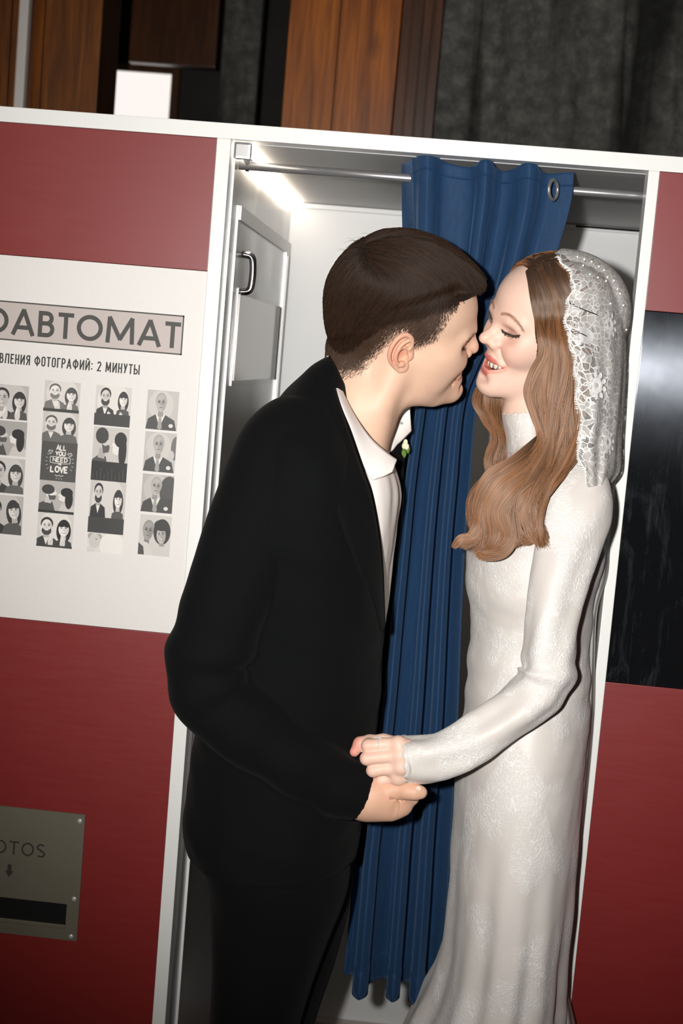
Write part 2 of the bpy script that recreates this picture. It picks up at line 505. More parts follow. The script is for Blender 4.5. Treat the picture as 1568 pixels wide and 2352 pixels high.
class Field:
    def __init__(self, lo, hi, h):
        self.lo = np.array(lo, float); self.h = h
        self.n = np.ceil((np.array(hi) - self.lo) / h).astype(int) + 1
        self.ax = [(self.lo[i] + h * np.arange(self.n[i])).astype(np.float32) for i in range(3)]
        self.D = np.full(tuple(self.n), 0.5, np.float32)
    def region(self, lo, hi, m):
        s = []
        for i in range(3):
            a = int(np.clip(math.floor((lo[i] - m - self.lo[i]) / self.h), 0, self.n[i] - 1))
            b = int(np.clip(math.ceil((hi[i] + m - self.lo[i]) / self.h) + 1, a + 1, self.n[i]))
            s.append(slice(a, b))
        s = tuple(s)
        return s, self.ax[0][s[0]][:, None, None], self.ax[1][s[1]][None, :, None], self.ax[2][s[2]][None, None, :]
    def put(self, s, d, k, sub):
        if sub:
            self.D[s] = -smin(-self.D[s], d, k)
        else:
            self.D[s] = smin(self.D[s], d, k)
    def ell(self, c, r, k=0.01, rot=None, sub=False, both=False, m=0.0):
        c = np.asarray(c, np.float32); r = np.asarray(r, np.float32)
        e = float(r.max()) if rot is not None else r
        s, X, Y, Z = self.region(c - e, c + e, k + 3 * self.h + m)
        X, Y, Z = X - c[0], Y - c[1], Z - c[2]
        if rot is not None:
            rot = np.asarray(rot, np.float32)       # rows: local axes
            X, Y, Z = [rot[i, 0] * X + rot[i, 1] * Y + rot[i, 2] * Z for i in range(3)]
        k0 = np.sqrt((X / r[0]) ** 2 + (Y / r[1]) ** 2 + (Z / r[2]) ** 2)
        k1 = np.sqrt((X / r[0] ** 2) ** 2 + (Y / r[1] ** 2) ** 2 + (Z / r[2] ** 2) ** 2) + 1e-9
        self.put(s, k0 * (k0 - 1.0) / k1, k, sub)
        if both:
            rr = None if rot is None else np.asarray(rot) * np.array([[1, -1, 1]])
            self.ell((c[0], -c[1], c[2]), r, k, rr, sub, m=m)
    def chain(self, pts, radii, k=0.008, kin=0.0, sub=False, both=False):
        pts = np.asarray(pts, float); radii = np.broadcast_to(np.asarray(radii, float), (len(pts),))
        e = radii.max()
        s, X, Y, Z = self.region(pts.min(0) - e, pts.max(0) + e, k + 3 * self.h)
        d = None
        for i in range(len(pts) - 1):
            q = seg_dist(X, Y, Z, pts[i], pts[i + 1], radii[i], radii[i + 1])
            d = q if d is None else smin(d, q, kin)
        self.put(s, d, k, sub)
        if both:
            self.chain(pts * np.array([1, -1, 1]), radii, k, kin, sub)
    def sph(self, c, r, k=0.008, sub=False, both=False):
        self.ell(c, (r, r, r), k, None, sub, both)
    def sample(self, p):
        g = (p - self.lo) / self.h
        i = np.clip(np.floor(g).astype(int), 0, self.n - 2)
        f = g - i
        f = np.clip(f, 0, 1)
        D = self.D
        x, y, z = i[:, 0], i[:, 1], i[:, 2]
        fx, fy, fz = f[:, 0], f[:, 1], f[:, 2]
        c00 = D[x, y, z] * (1 - fx) + D[x + 1, y, z] * fx
        c10 = D[x, y + 1, z] * (1 - fx) + D[x + 1, y + 1, z] * fx
        c01 = D[x, y, z + 1] * (1 - fx) + D[x + 1, y, z + 1] * fx
        c11 = D[x, y + 1, z + 1] * (1 - fx) + D[x + 1, y + 1, z + 1] * fx
        return (c00 * (1 - fy) + c10 * fy) * (1 - fz) + (c01 * (1 - fy) + c11 * fy) * fz
    def grad(self, p, e=0.003):
        g = np.stack([self.sample(p + np.eye(3)[i] * e) - self.sample(p - np.eye(3)[i] * e) for i in range(3)], -1)
        return g / (np.linalg.norm(g, axis=1)[:, None] + 1e-9)
    def mesh(self):
        """naive surface nets"""
        D = self.D; nx, ny, nz = D.shape
        ins = D < 0
        cn = (nx - 1, ny - 1, nz - 1)
        acc = np.zeros((cn[0] * cn[1] * cn[2], 3), np.float32); cnt = np.zeros(cn[0] * cn[1] * cn[2], np.float32)
        quads = []
        def cid(i, j, k):
            return (i * cn[1] + j) * cn[2] + k
        for ax in range(3):
            sl0 = [slice(None)] * 3; sl1 = [slice(None)] * 3
            sl0[ax] = slice(0, -1); sl1[ax] = slice(1, None)
            e = np.argwhere(ins[tuple(sl0)] != ins[tuple(sl1)])
            o1, o2 = (ax + 1) % 3, (ax + 2) % 3
            ok = (e[:, o1] > 0) & (e[:, o2] > 0) & (e[:, o1] < D.shape[o1] - 1) & (e[:, o2] < D.shape[o2] - 1)
            e = e[ok]
            if len(e) == 0:
                continue
            e1 = e.copy(); e1[:, ax] += 1
            d0 = D[e[:, 0], e[:, 1], e[:, 2]]; d1 = D[e1[:, 0], e1[:, 1], e1[:, 2]]
            pos = e.astype(np.float32); pos[:, ax] += d0 / (d0 - d1)
            ids = []
            for (da, db) in ((0, 0), (-1, 0), (-1, -1), (0, -1)):
                c = e.copy(); c[:, o1] += da; c[:, o2] += db
                q = cid(c[:, 0], c[:, 1], c[:, 2]); ids.append(q)
                for a in range(3):
                    acc[:, a] += np.bincount(q, weights=pos[:, a], minlength=len(cnt)).astype(np.float32)
                cnt += np.bincount(q, minlength=len(cnt)).astype(np.float32)
            q = np.stack(ids, -1)
            flip = d0 > 0
            q[flip] = q[flip][:, ::-1]
            quads.append(q)
        Q = np.concatenate(quads)
        used = np.unique(Q)
        remap = np.full(len(cnt), -1, np.int64); remap[used] = np.arange(len(used))
        V = acc[used] / cnt[used][:, None] * self.h + self.lo
        return V.astype(float), remap[Q]

def smooth_mesh(V, F, it=2, lam=0.5):
    n = len(V)
    E = np.concatenate([F[:, [0, 1]], F[:, [1, 2]], F[:, [2, 3]], F[:, [3, 0]]])
    E = np.concatenate([E, E[:, ::-1]])
    deg = np.bincount(E[:, 0], minlength=n)[:, None].astype(float)
    for _ in range(it):
        S = np.stack([np.bincount(E[:, 0], weights=V[E[:, 1], a], minlength=n) for a in range(3)], -1)
        V = V + lam * (S / deg - V)
    return V

def poly_sd(px, py, poly):
    """signed distance to a polygon, positive inside"""
    poly = np.asarray(poly, float)
    d = np.full(px.shape, 1e9); inside = np.zeros(px.shape, bool)
    n = len(poly)
    for i in range(n):
        a = poly[i]; b = poly[(i + 1) % n]
        ex, ey = b - a
        wx, wy = px - a[0], py - a[1]
        t = np.clip((wx * ex + wy * ey) / (ex * ex + ey * ey), 0, 1)
        d = np.minimum(d, (wx - ex * t) ** 2 + (wy - ey * t) ** 2)
        c = ((a[1] <= py) & (b[1] > py)) | ((b[1] <= py) & (a[1] > py))
        with np.errstate(divide='ignore', invalid='ignore'):
            xi = a[0] + (py - a[1]) / (b[1] - a[1] if b[1] != a[1] else 1e-9) * ex
        inside ^= c & (px < xi)
    return np.sqrt(d) * np.where(inside, 1, -1)

def strands(name, pos, r0, r1, mat, parent):
    """pos (n, m, 3): n hairs of m points each"""
    n, m, _ = pos.shape
    cu = bpy.data.hair_curves.new(name)
    cu.add_curves([m] * n)
    cu.attributes['position'].data.foreach_set('vector', pos.astype(np.float32).ravel())
    ra = cu.attributes.get('radius') or cu.attributes.new('radius', 'FLOAT', 'POINT')
    rad = np.linspace(0, 1, m)[None, :] ** 1.5
    rr = (r0 * (1 - rad) + r1 * rad) * np.ones((n, 1))
    ra.data.foreach_set('value', rr.astype(np.float32).ravel())
    cu.materials.append(mat)
    o = bpy.data.objects.new(name, cu)
    scene.collection.objects.link(o)
    return attach(o, parent)

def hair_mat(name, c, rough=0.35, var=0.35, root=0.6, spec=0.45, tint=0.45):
    """diffuse fibre with a streaked highlight; roots darkened by the root factor"""
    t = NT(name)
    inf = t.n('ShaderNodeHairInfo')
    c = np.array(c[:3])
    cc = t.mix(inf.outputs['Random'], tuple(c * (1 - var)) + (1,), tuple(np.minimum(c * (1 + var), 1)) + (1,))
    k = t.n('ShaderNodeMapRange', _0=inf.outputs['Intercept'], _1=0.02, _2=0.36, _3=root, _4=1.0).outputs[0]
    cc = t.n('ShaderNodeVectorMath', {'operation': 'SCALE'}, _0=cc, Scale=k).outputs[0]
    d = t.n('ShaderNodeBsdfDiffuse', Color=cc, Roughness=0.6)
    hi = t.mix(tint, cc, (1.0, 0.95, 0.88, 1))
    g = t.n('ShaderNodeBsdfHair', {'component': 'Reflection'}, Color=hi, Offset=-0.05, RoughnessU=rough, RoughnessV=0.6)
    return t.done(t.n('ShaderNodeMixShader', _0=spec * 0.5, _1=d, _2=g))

def skin_mat(name):
    t = NT(name)
    a = t.n('ShaderNodeVertexColor', {'layer_name': 'Col'})
    v = t.coord()
    n1 = t.noise(v, 60.0, 4.0, 0.6)
    c = t.n('ShaderNodeHueSaturation', Color=a.outputs[0], Value=t.n('ShaderNodeMapRange', _0=n1, _1=0.2, _2=0.8, _3=0.96, _4=1.04).outputs[0]).outputs[0]
    b = t.bsdf(Base_Color=c, Roughness=0.5)
    t.set(b, 'Specular IOR Level', 0.35)
    t.set(b, 'Subsurface Weight', 0.12)
    t.set(b, 'Subsurface Radius', (1.0, 0.35, 0.2))
    t.set(b, 'Subsurface Scale', 0.006)
    t.set(b, 'Normal', t.bump(t.noise(v, 900.0, 2.0, 0.6), 0.06, 0.0006))
    return t.done(b)
M_skin = skin_mat('skin')

def orth(fwd, up):
    fwd = np.array(fwd, float); fwd /= np.linalg.norm(fwd)
    l = np.cross(up, fwd); l /= np.linalg.norm(l)
    return np.array([fwd, l, np.cross(fwd, l)]).T

def loft(rings, n=60, seg=72, power=2.3, Ycur=None):
    """rings: (uL, vL, uR, vR, Yc, half depth); returns vertex grid (n, seg, 3) and normals"""
    raw = []
    for r in rings:
        L = P(r[0], r[1], r[4]); R = P(r[2], r[3], r[4])
        raw.append(np.concatenate([L, R, [r[5]]]))
    raw = spline(raw, n)
    a = np.linspace(0, 2 * np.pi, seg, endpoint=False)
    ca, sa = np.cos(a), np.sin(a)
    ca = np.sign(ca) * np.abs(ca) ** (2 / power); sa = np.sign(sa) * np.abs(sa) ** (2 / power)
    Lp, Rp, hd = raw[:, :3], raw[:, 3:6], raw[:, 6]
    c = (Lp + Rp) / 2; ax = (Rp - Lp) / 2
    V = c[:, None, :] + ca[None, :, None] * ax[:, None, :] - sa[None, :, None] * hd[:, None, None] * np.array([0, 1, 0])
    return V

def grid_normals(V):
    du = np.gradient(V, axis=0)
    dv = np.roll(V, -1, 1) - np.roll(V, 1, 1)
    N = np.cross(du, dv)
    N /= np.linalg.norm(N, axis=2)[..., None] + 1e-12
    c = V.mean(1, keepdims=True)
    s = np.sign(((V - c) * N).sum(2).mean())
    return N * s

def capped(V):
    n, seg, _ = V.shape
    F = [tuple(q) for q in grid_faces(n, seg, True)]
    vv = V.reshape(-1, 3)
    F.append(tuple(range(seg))[::-1]); F.append(tuple((n - 1) * seg + j for j in range(seg)))
    return vv, F

def vnoise(p, freq, seed=0, octaves=3):
    """cheap smooth pseudo-noise from rotated sines, vectorised"""
    r = np.random.default_rng(seed)
    out = np.zeros(p.shape[:-1]); amp = 1.0
    for o in range(octaves):
        for _ in range(3):
            d = r.normal(size=3); d /= np.linalg.norm(d)
            out += amp * np.sin((p @ d) * freq * (0.7 + 0.6 * r.random()) + r.random() * 6.28)
        freq *= 2.1; amp *= 0.5
    return out / 4.0

# ------------------------------------------------------------------ curtain
def curtain_mat():
    t = NT('blue_curtain_cloth')
    v = t.coord()
    w = t.noise(v, 1400.0, 2.0, 0.7)
    f = t.noise(t.mapping(v, scale=(60, 60, 6)), 4.0, 4.0)
    m = t.math('ADD', t.math('MULTIPLY', w, 0.7), t.math('MULTIPLY', f, 0.3))
    c = t.ramp(m, [(0.3, rgb(8, 40, 72)), (0.7, rgb(22, 66, 106))])
    b = t.bsdf(Base_Color=c, Roughness=0.75, Normal=t.bump(w, 0.25, 0.0015))
    t.set(b, 'Sheen Weight', 0.25)
    t.set(b, 'Sheen Roughness', 0.4)
    t.set(b, 'Sheen Tint', rgb(120, 160, 210))
    return t.done(b)
M_curtain = curtain_mat()
curtain = thing('curtain', 'dark blue pleated curtain gathered in the middle of the booth doorway', 'curtain', tuple(P(900, 2290, 0.07)))
CT = np.array([  # v, left u, right u, pleat depth
    (368, 922, 1316, .019), (440, 922, 1310, .019), (540, 924, 1283, .020), (640, 932, 1245, .020), (740, 940, 1190, .024), (840, 945, 1130, .028),
    (930, 943, 1094, .032), (1100, 918, 1080, .036), (1240, 904, 1068, .038), (1420, 884, 1060, .040), (1640, 860, 1052, .042),
    (1900, 822, 1037, .044), (2050, 806, 1029, .045), (2262, 786, 1014, .046)])
NS, NZ = 420, 150
rows = spline(CT, NZ)
s = np.linspace(0, 1, NS)
Npl = 3.3
# pleats of uneven width
warp = s + 0.035 * np.sin(2 * np.pi * s * 1.5 + 0.6) - 0.02 * np.sin(2 * np.pi * s * 3.1)
warp = (warp - warp[0]) / (warp[-1] - warp[0])
ph = 2 * np.pi * Npl * warp + np.pi * 0.85
CV = np.zeros((NZ, NS, 3))
for i, (v, ul, ur, A) in enumerate(rows):
    L = P(ul, v, 0.072); R = P(ur, v, 0.072)
    z = L[2]
    fz = i / (NZ - 1)
    p_ = ph + 0.25 * np.sin(3 * fz + s * 4)
    xx = s + (0.010 + 0.050 * min(1, fz * 2.5)) * np.sin(2 * p_) / 1.6
    xx = (xx - xx[0]) / (xx[-1] - xx[0])
    c_ = np.cos(p_)
    tri = 2 * np.abs(((p_ / np.pi) % 2) - 1) - 1
    yc_ = 0.072 - 0.042 * max(0, 1 - fz * 3.2) + 0.055 * max(0, 1 - fz * 5) * np.clip(1 - s / .06, 0, 1)
    yy = yc_ - A * (0.62 * tri + 0.38 * c_)
    CV[i, :, 0] = L[0] + (R[0] - L[0]) * xx
    CV[i, :, 1] = yy + 0.003 * np.sin(9 * fz + 11 * s)
    CV[i, :, 2] = z
# heading waves a little above the rod
head_z = 0.005 * np.cos(ph) + 0.003 * np.sin(s * 7 + 1) - 0.006 * np.clip((s - 0.62) / 0.38, 0, 1)
wz = np.clip(1 - (np.arange(NZ) / (NZ - 1)) / 0.06, 0, 1)[:, None]
CV[:, :, 2] += head_z[None, :] * wz
# straighten: pixel rows tilt with the camera, cloth rows stay level
CV[:, :, 2] = CV[:, :, 2]
th = np.array([0, 0.0012, 0])
cl = mesh_obj('cloth', CV.reshape(-1, 3), grid_faces(NZ, NS), M_curtain, curtain, smooth=True)
so = cl.modifiers.new('thick', 'SOLIDIFY'); so.thickness = 0.0014; so.offset = 0
def strip_on_curtain(i0, i1, name):
    V = CV[i0:i1].copy()
    V = V.reshape(-1, 3)
    return V
# stitched hem band and heading band: slightly raised doubled cloth
def band(name, i0, i1):
    V = CV[i0:i1]
    o = mesh_obj(name, V.reshape(-1, 3), grid_faces(i1 - i0, NS), M_curtain, curtain, smooth=True)
    m_ = o.modifiers.new('thick', 'SOLIDIFY'); m_.thickness = 0.0030; m_.offset = 0
    return o
band('hem_band', NZ - 5, NZ)
band('heading_band', 0, 5)
# metal grommet where the rod leaves the cloth
gc = P(1270, 436, 0.012)
a = np.linspace(0, 2 * np.pi, 40)
nrm = np.array([0.86, -0.5, 0.02]); nrm /= np.linalg.norm(nrm)
e1 = np.array([0, 0, 1.0]); e1 -= nrm * (e1 @ nrm); e1 /= np.linalg.norm(e1); e2 = np.cross(nrm, e1)
V, F = tube_geo(np.array([gc + 0.0145 * (np.cos(q) * e1 + np.sin(q) * e2) for q in a]), 0.0028, 10, caps=False)
mesh_obj('grommet', V, F, M_rod, curtain, smooth=True)

# ------------------------------------------------------------------ the man: head
RM = orth((.985, .169, -.028), (.104, -.459, .882)); TM = np.array([-.0664, -.1292, 1.6987])
def m2w(p):
    return np.asarray(p) @ RM.T + TM
def w2m(p):
    return (np.asarray(p) - TM) @ RM

man = thing('person', 'man in a black suit and open white shirt leaning in to kiss', 'person', (-0.21, -0.09, 0.0))

def man_head():
    f = Field((-.165, -.155, -.27), (.125, .135, .145), 0.0015)
    f.ell((-.012, 0, .040), (.097, .075, .088), 0.01)                        # skull
    f.ell((.030, 0, .035), (.066, .060, .060), .03)                           # forehead
    f.chain([(.080, -.040, .014), (.0895, -.020, .016), (.0905, 0, .014), (.0895, .020, .016), (.080, .040, .014)], [.009, .0095, .009, .0095, .009], .018)   # brow
    f.ell((.030, 0, -.030), (.054, .060, .066), .03)                          # face mass
    f.ell((.052, 0, -.045), (.040, .037, .040), .02)                          # muzzle
    f.ell((.048, -.046, -.010), (.030, .021, .021), .022, both=True)          # cheek bone
    f.ell((.068, -.034, -.024), (.0245, .021, .021), .014, both=True)         # lifted cheek of the smile
    f.ell((.030, -.046, -.045), (.036, .018, .036), .03, both=True)           # jaw muscle
    f.chain([(-.002, -.050, -.050), (.012, -.050, -.075), (.055, -.030, -.090), (.080, -.012, -.090)], [.015, .014, .013, .013], .02, both=True)   # jaw line
    f.ell((.0835, 0, -.0885), (.0175, .020, .0155), .014)                     # chin
    f.ell((.035, 0, -.072), (.058, .042, .030), .02)                          # floor of the mouth
    # eye sockets and closed lids
    f.ell((.0905, -.034, .004), (.013, .017, .0085), .014, sub=True, both=True)
    f.sph((.0665, -.032, .002), .0150, .006, both=True)
    f.chain([(.069, -.0475, .0095), (.0795, -.041, .0075), (.084, -.030, .006), (.0835, -.021, .002)], [.0028, .0038, .004, .003], .006, both=True)   # upper lid fold
    f.chain([(.071, -.046, .0045), (.0805, -.038, -.001), (.0835, -.028, -.003)], [.0009, .0013, .0011], .002, sub=True, both=True)   # lid slit
    # nose
    f.chain([(.0910, 0, .010), (.0965, 0, .001), (.1020, 0, -.0115)], [.0072, .0072, .0080], .010)
    f.ell((.1035, 0, -.0185), (.0090, .0088, .0084), .006)
    f.ell((.0920, -.0125, -.0225), (.0100, .0058, .0072), .006, both=True)
    f.ell((.094, -.0065, -.0315), (.0058, .0036, .004), .003, sub=True, both=True)
    f.ell((.084, 0, -.020), (.012, .013, .020), .012)
    # fold from nose to mouth, mouth
    f.chain([(.0905, -.0200, -.0265), (.0885, -.0265, -.040), (.0835, -.0300, -.052), (.078, -.0310, -.062)], [.0010, .0020, .0024, .0016], .008, sub=True, both=True)
    f.chain([(.078, -.027, -.0585), (.086, -.016, -.0575), (.0885, 0, -.0570), (.086, .016, -.0575), (.078, .027, -.0585)], [.0035, .0048, .0052, .0048, .0035], .006)
    f.chain([(.078, -.025, -.063), (.086, -.014, -.0675), (.0875, 0, -.0690), (.086, .014, -.0675), (.078, .025, -.063)], [.003, .0050, .0058, .0050, .003], .006)
    f.chain([(.0815, -.0295, -.0595), (.0900, -.016, -.0625), (.0935, 0, -.0630), (.0900, .016, -.0625), (.0815, .0295, -.0595)], [.0011, .0012, .0013, .0012, .0011], .003, sub=True)
    f.ell((.094, 0, -.0785), (.006, .016, .0042), .008, sub=True)
    # neck (world posed), back of the neck, throat
    n0, n1, n2 = w2m(P(862, 815, -.115)), w2m(P(826, 935, -.125)), w2m(P(786, 1080, -.125))
    f.chain([n0, n1, n2], [.055, .053, .060], .03, .02)
    f.chain([w2m(P(800, 800, -.11)), w2m(P(808, 900, -.115)), w2m(P(780, 1040, -.12))], [.030, .034, .045], .03)
    f.chain([w2m(P(915, 830, -.17)), w2m(P(872, 940, -.165)), w2m(P(850, 1030, -.150))], [.014, .011, .008], .025)   # neck muscle
    return f

def man_ear():
    f = Field((-.045, -.105, -.045), (.020, -.055, .048), 0.0008)
    rot = np.array([(-.866, -.5, 0), (.5, -.866, 0), (0, 0, 1)])
    f.ell((-.011, -.0735, .002), (.0165, .0042, .029), .004, rot)
    f.sph((-.002, -.068, -.002), .012, .008)
    f.ell((-.003, -.0745, -.0215), (.0085, .0055, .0105), .005)                # lobe
    f.ell((-.0065, -.0785, -.001), (.0085, .0062, .0135), .003, rot, sub=True)  # concha
    hx = spline([(.000, -.0765, .004), (.0035, -.0765, .014), (.0010, -.0790, .025), (-.0080, -.0830, .0320), (-.0180, -.0870, .0285), (-.0250, -.0895, .0170), (-.0270, -.0890, .0030), (-.0235, -.0860, -.0100), (-.0155, -.0810, -.0200), (-.0070, -.0770, -.0275)], 30)
    f.chain(hx, np.interp(np.linspace(0, 1, 30), [0, .25, .5, .8, 1], [.0022, .0034, .0034, .0029, .0038]), .0025)
    ah = spline([(-.0095, -.0815, -.0165), (-.0150, -.0845, -.0100), (-.0175, -.0865, .000), (-.0155, -.0860, .0105), (-.0100, -.0835, .0185), (-.0040, -.0795, .0210)], 16)
    f.chain(ah, .0030, .003)
    f.chain([(-.0150, -.0855, .0100), (-.0070, -.0805, .0110), (-.0010, -.0775, .0075)], [.0026, .0024, .0022], .003)
    f.ell((.0035, -.0755, -.0045), (.0050, .0038, .0062), .004)                # tragus
    f.sph((-.0060, -.0795, -.0155), .0040, .004)                               # antitragus
    f.sph((-.0015, -.0765, -.0050), .0036, .003, sub=True)
    return f

HP = [(.125, .075), (.0985, .0800), (.0800, .0755), (.0600, .0700), (.0470, .0620), (.0400, .0420), (.0330, .0250), (.0180, .0140), (.0090, .0080), (.0040, .0240), (-.010, .0350), (-.0240, .0260), (-.034, .0020), (-.046, -.020), (-.056, -.040), (-.080, -.054), (-.102, -.060), (-.2, -.065), (-.2, .25), (.125, .25)]

HP2 = [(.130, .078), (.1000, .0820), (.0800, .0850), (.0600, .0860), (.0350, .0790), (.0050, .0700), (-.0250, .0580), (-.0500, .0380), (-.0720, .0060), (-.0900, -.0210), (-.1050, -.0380), (-.2, -.040), (-.2, .25), (.130, .25)]

def man_hair_field():
    f = Field((-.165, -.105, -.09), (.135, .105, .175), 0.002)
    f.ell((-.014, 0, .041), (.105, .080, .098), .01, m=.05)
    f.ell((.052, 0, .074), (.050, .062, .033), .03, m=.05)
    f.ell((-.010, -.034, .080), (.070, .043, .042), .03, m=.05, both=True)
    f.ell((-.058, 0, -.004), (.048, .058, .055), .02, m=.05)
    X, Z = np.meshgrid(f.ax[0], f.ax[2], indexing='ij')
    s = poly_sd(X, Z, HP2).astype(np.float32)
    # the mass thins out to nothing towards the fade line
    pts = np.stack(np.meshgrid(*f.ax, indexing='ij'), -1).reshape(-1, 3).astype(float)
    skin = _fh.sample(pts).reshape(f.D.shape)
    thick = .0036 + .30 * s + .022 * np.clip((X - .050) / .025, 0, 1) * np.clip((s + .001) / .006, 0, 1) + 6.0 * np.maximum(s - .008, 0) ** 1.5 + 40 * np.maximum(s - .045, 0)
    lim = (skin - thick[:, None, :]).astype(np.float32)
    f.D = -smin(-f.D, -lim, .006)
    return f

_fh = man_head()
V, F = _fh.mesh()
V = smooth_mesh(V, F, 2, .5)
def man_colors(V):
    base = col(230, 190, 164)
    c = np.tile(base, (len(V), 1))
    def blend(w, t):
        nonlocal c
        w = np.clip(w, 0, 1)[:, None]
        c = c * (1 - w) + t * w
    g = lambda p, r: np.exp(-((V - np.array(p)) ** 2).sum(1) / (2 * r * r))
    for s_ in (-1, 1):
        blend(.35 * g((.085, .034 * s_, -.028), .016), col(226, 158, 135))
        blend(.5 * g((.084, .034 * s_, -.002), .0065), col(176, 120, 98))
    blend(.35 * g((.108, 0, -.02), .010), col(218, 150, 122))
    # lips
    lp = spline([(.080, -.028, -.0595), (.0895, -.015, -.061), (.093, 0, -.0625), (.0895, .015, -.061), (.080, .028, -.0595)], 40)
    d = np.min(np.linalg.norm(V[:, None, :] - lp[None], axis=2), 1) if len(V) < 30000 else None
    if d is None:
        d = np.full(len(V), 1.0); near = np.linalg.norm(V - np.array([.088, 0, -.062]), axis=1) < .045
        d[near] = np.min(np.linalg.norm(V[near][:, None, :] - lp[None], axis=2), 1)
    blend(np.clip((.0066 - d) / .0025, 0, 1) * .5, col(196, 118, 104))
    # slight beard shadow round the jaw and the cropped hair over the scalp
    blend(.14 * np.clip((-.045 - V[:, 2]) / .03, 0, 1) * (V[:, 0] > .0), col(190, 150, 125))
    s_ = poly_sd(V[:, 0], V[:, 2], HP)
    ok = V[:, 2] > -.075
    blend(np.clip((s_ + .002) / .026, 0, 1) ** 1.2 * .92 * ok, col(38, 28, 22))
    return c
cm = man_colors(V)
fe = man_ear(); Ve, Fe = fe.mesh(); Ve = smooth_mesh(Ve, Fe, 1, .4)
ce = np.tile(col(230, 180, 152), (len(Ve), 1))
w = np.clip((-.084 - Ve[:, 1]) / .004, 0, 1)[:, None] * .55
ce = ce * (1 - w) + col(224, 152, 128) * w
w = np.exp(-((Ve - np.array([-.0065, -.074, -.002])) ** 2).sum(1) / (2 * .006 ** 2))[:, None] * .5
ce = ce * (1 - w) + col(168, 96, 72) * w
man_parts = [(m2w(V), F, cm), (m2w(Ve), Fe, ce), (m2w(Ve * np.array([1, -1, 1])), Fe[:, ::-1], ce)]

# hair: cropped sides, longer combed top
M_hairm_base = simple('dark_brown_hair_mass', rgb(16, 12, 9), 0.7)
M_crop = hair_mat('cropped_brown_hair', col(66, 48, 37), 0.25, .45, .9, .14, .3)
M_hairm = hair_mat('dark_brown_hair', col(42, 28, 19), 0.22, .5, .7, .16, .22)
fh = man_hair_field()
Vh, Fh = fh.mesh(); Vh = smooth_mesh(Vh, Fh, 2, .5)
hair_m = mesh_obj('hair', m2w(Vh), Fh, M_hairm_base, man, smooth=True)
hair_m['label'] = 'short dark brown hair, cropped at the sides'

def sample_surface(V, F, n, rg):
    a, b, c, d = V[F[:, 0]], V[F[:, 1]], V[F[:, 2]], V[F[:, 3]]
    ar = np.linalg.norm(np.cross(b - a, d - a), axis=1) + np.linalg.norm(np.cross(b - c, d - c), axis=1)
    i = rg.choice(len(F), n, p=ar / ar.sum())
    s_, t_ = rg.random((n, 1)), rg.random((n, 1))
    return (a[i] * (1 - s_) + b[i] * s_) * (1 - t_) + (d[i] * (1 - s_) + c[i] * s_) * t_

def grow(field, p, dirf, m, length, lift0, lift1, rg, jit=.12):
    out = [p.copy()]
    step = (length / (m - 1))[:, None]
    j = rg.normal(size=p.shape) * jit
    lift = rg.uniform(lift0, lift1, len(p))
    for i in range(1, m):
        n = field.grad(p)
        d = dirf(p) + j
        d -= n * (d * n).sum(1)[:, None]
        d /= np.linalg.norm(d, axis=1)[:, None] + 1e-9
        p = p + d * step
        dist = field.sample(p)
        tgt = lift * (i / (m - 1)) ** .8
        corr = np.clip(tgt - dist, -.003, .006)
        p = p + n * corr[:, None]
        out.append(p.copy())
    return np.stack(out, 1)

CROWN = np.array([-.075, .0, .125])
def man_dir(p):
    x, y, z = p[:, 0], p[:, 1], p[:, 2]
    side = np.clip((np.abs(y) - .028) / .030, 0, 1) * np.clip((.118 - z) / .03, 0, 1)
    back = np.clip((-.055 - x) / .03, 0, 1) * np.clip((.135 - z) / .03, 0, 1)
    top = np.stack([np.ones_like(x), np.where(y < 0, -.55, .15) + 0 * x, -.15 + 0 * x], -1)
    sd = np.stack([np.full_like(x, -.55), 0 * x, np.full_like(x, -1.0)], -1)
    bk = np.stack([np.full_like(x, -.15), 0 * x, np.full_like(x, -1.0)], -1)
    frontal = np.clip((x - .025) / .03, 0, 1)[:, None]
    sd = sd * (1 - frontal) + np.array([.25, 0, -1.0]) * frontal
    d = top * (1 - side[:, None]) + sd * side[:, None]
    d = d * (1 - back[:, None]) + bk * back[:, None]
    return d
rg = np.random.default_rng(3)
pp = sample_surface(Vh, Fh, 26000, rg)
sh = poly_sd(pp[:, 0], pp[:, 2], HP)
keep = (sh > .016) & (_fh.sample(pp) > .0004)
pp = pp[keep]; sh = sh[keep]
topness = np.clip((pp[:, 2] - .06) / .05, 0, 1)
leng = (.010 + .022 * np.clip((sh - .012) / .04, 0, 1) + .012 * topness) * rg.uniform(.7, 1.2, len(pp))
fh2 = Field((-.165, -.105, -.12), (.135, .105, .175), 0.002); fh2.D = None
S1 = grow(fh, pp, man_dir, 8, leng, .0004, .0035, rg)
strands('hair_strands', m2w(S1.reshape(-1, 3)).reshape(S1.shape), .00042, .00016, M_hairm, hair_m)
# fade: short hairs standing on the skin
q = sample_surface(V, F, 260000, rg)
sq = poly_sd(q[:, 0], q[:, 2], HP)
k_ = (sq > -.006) & (sq < .066) & (q[:, 2] > -.07) & (q[:, 0] < .058) & (rg.random(len(q)) < np.clip((sq + .008) / .02, 0.05, 1))
q = q[k_]; sq = sq[k_]
lf = (.003 + .011 * np.clip((sq + .004) / .03, 0, 1)) * rg.uniform(.7, 1.2, len(q))
deep = sq > .030
S2 = grow(_fh, q, man_dir, 5, lf, .0006, .0019, rg, .16)
for sel, mt in ((deep, M_hairm), (~deep, M_crop)):
    S_ = S2[sel]
    strands('cropped_sides', m2w(S_.reshape(-1, 3)).reshape(S_.shape), .00019, .00009, mt, hair_m)
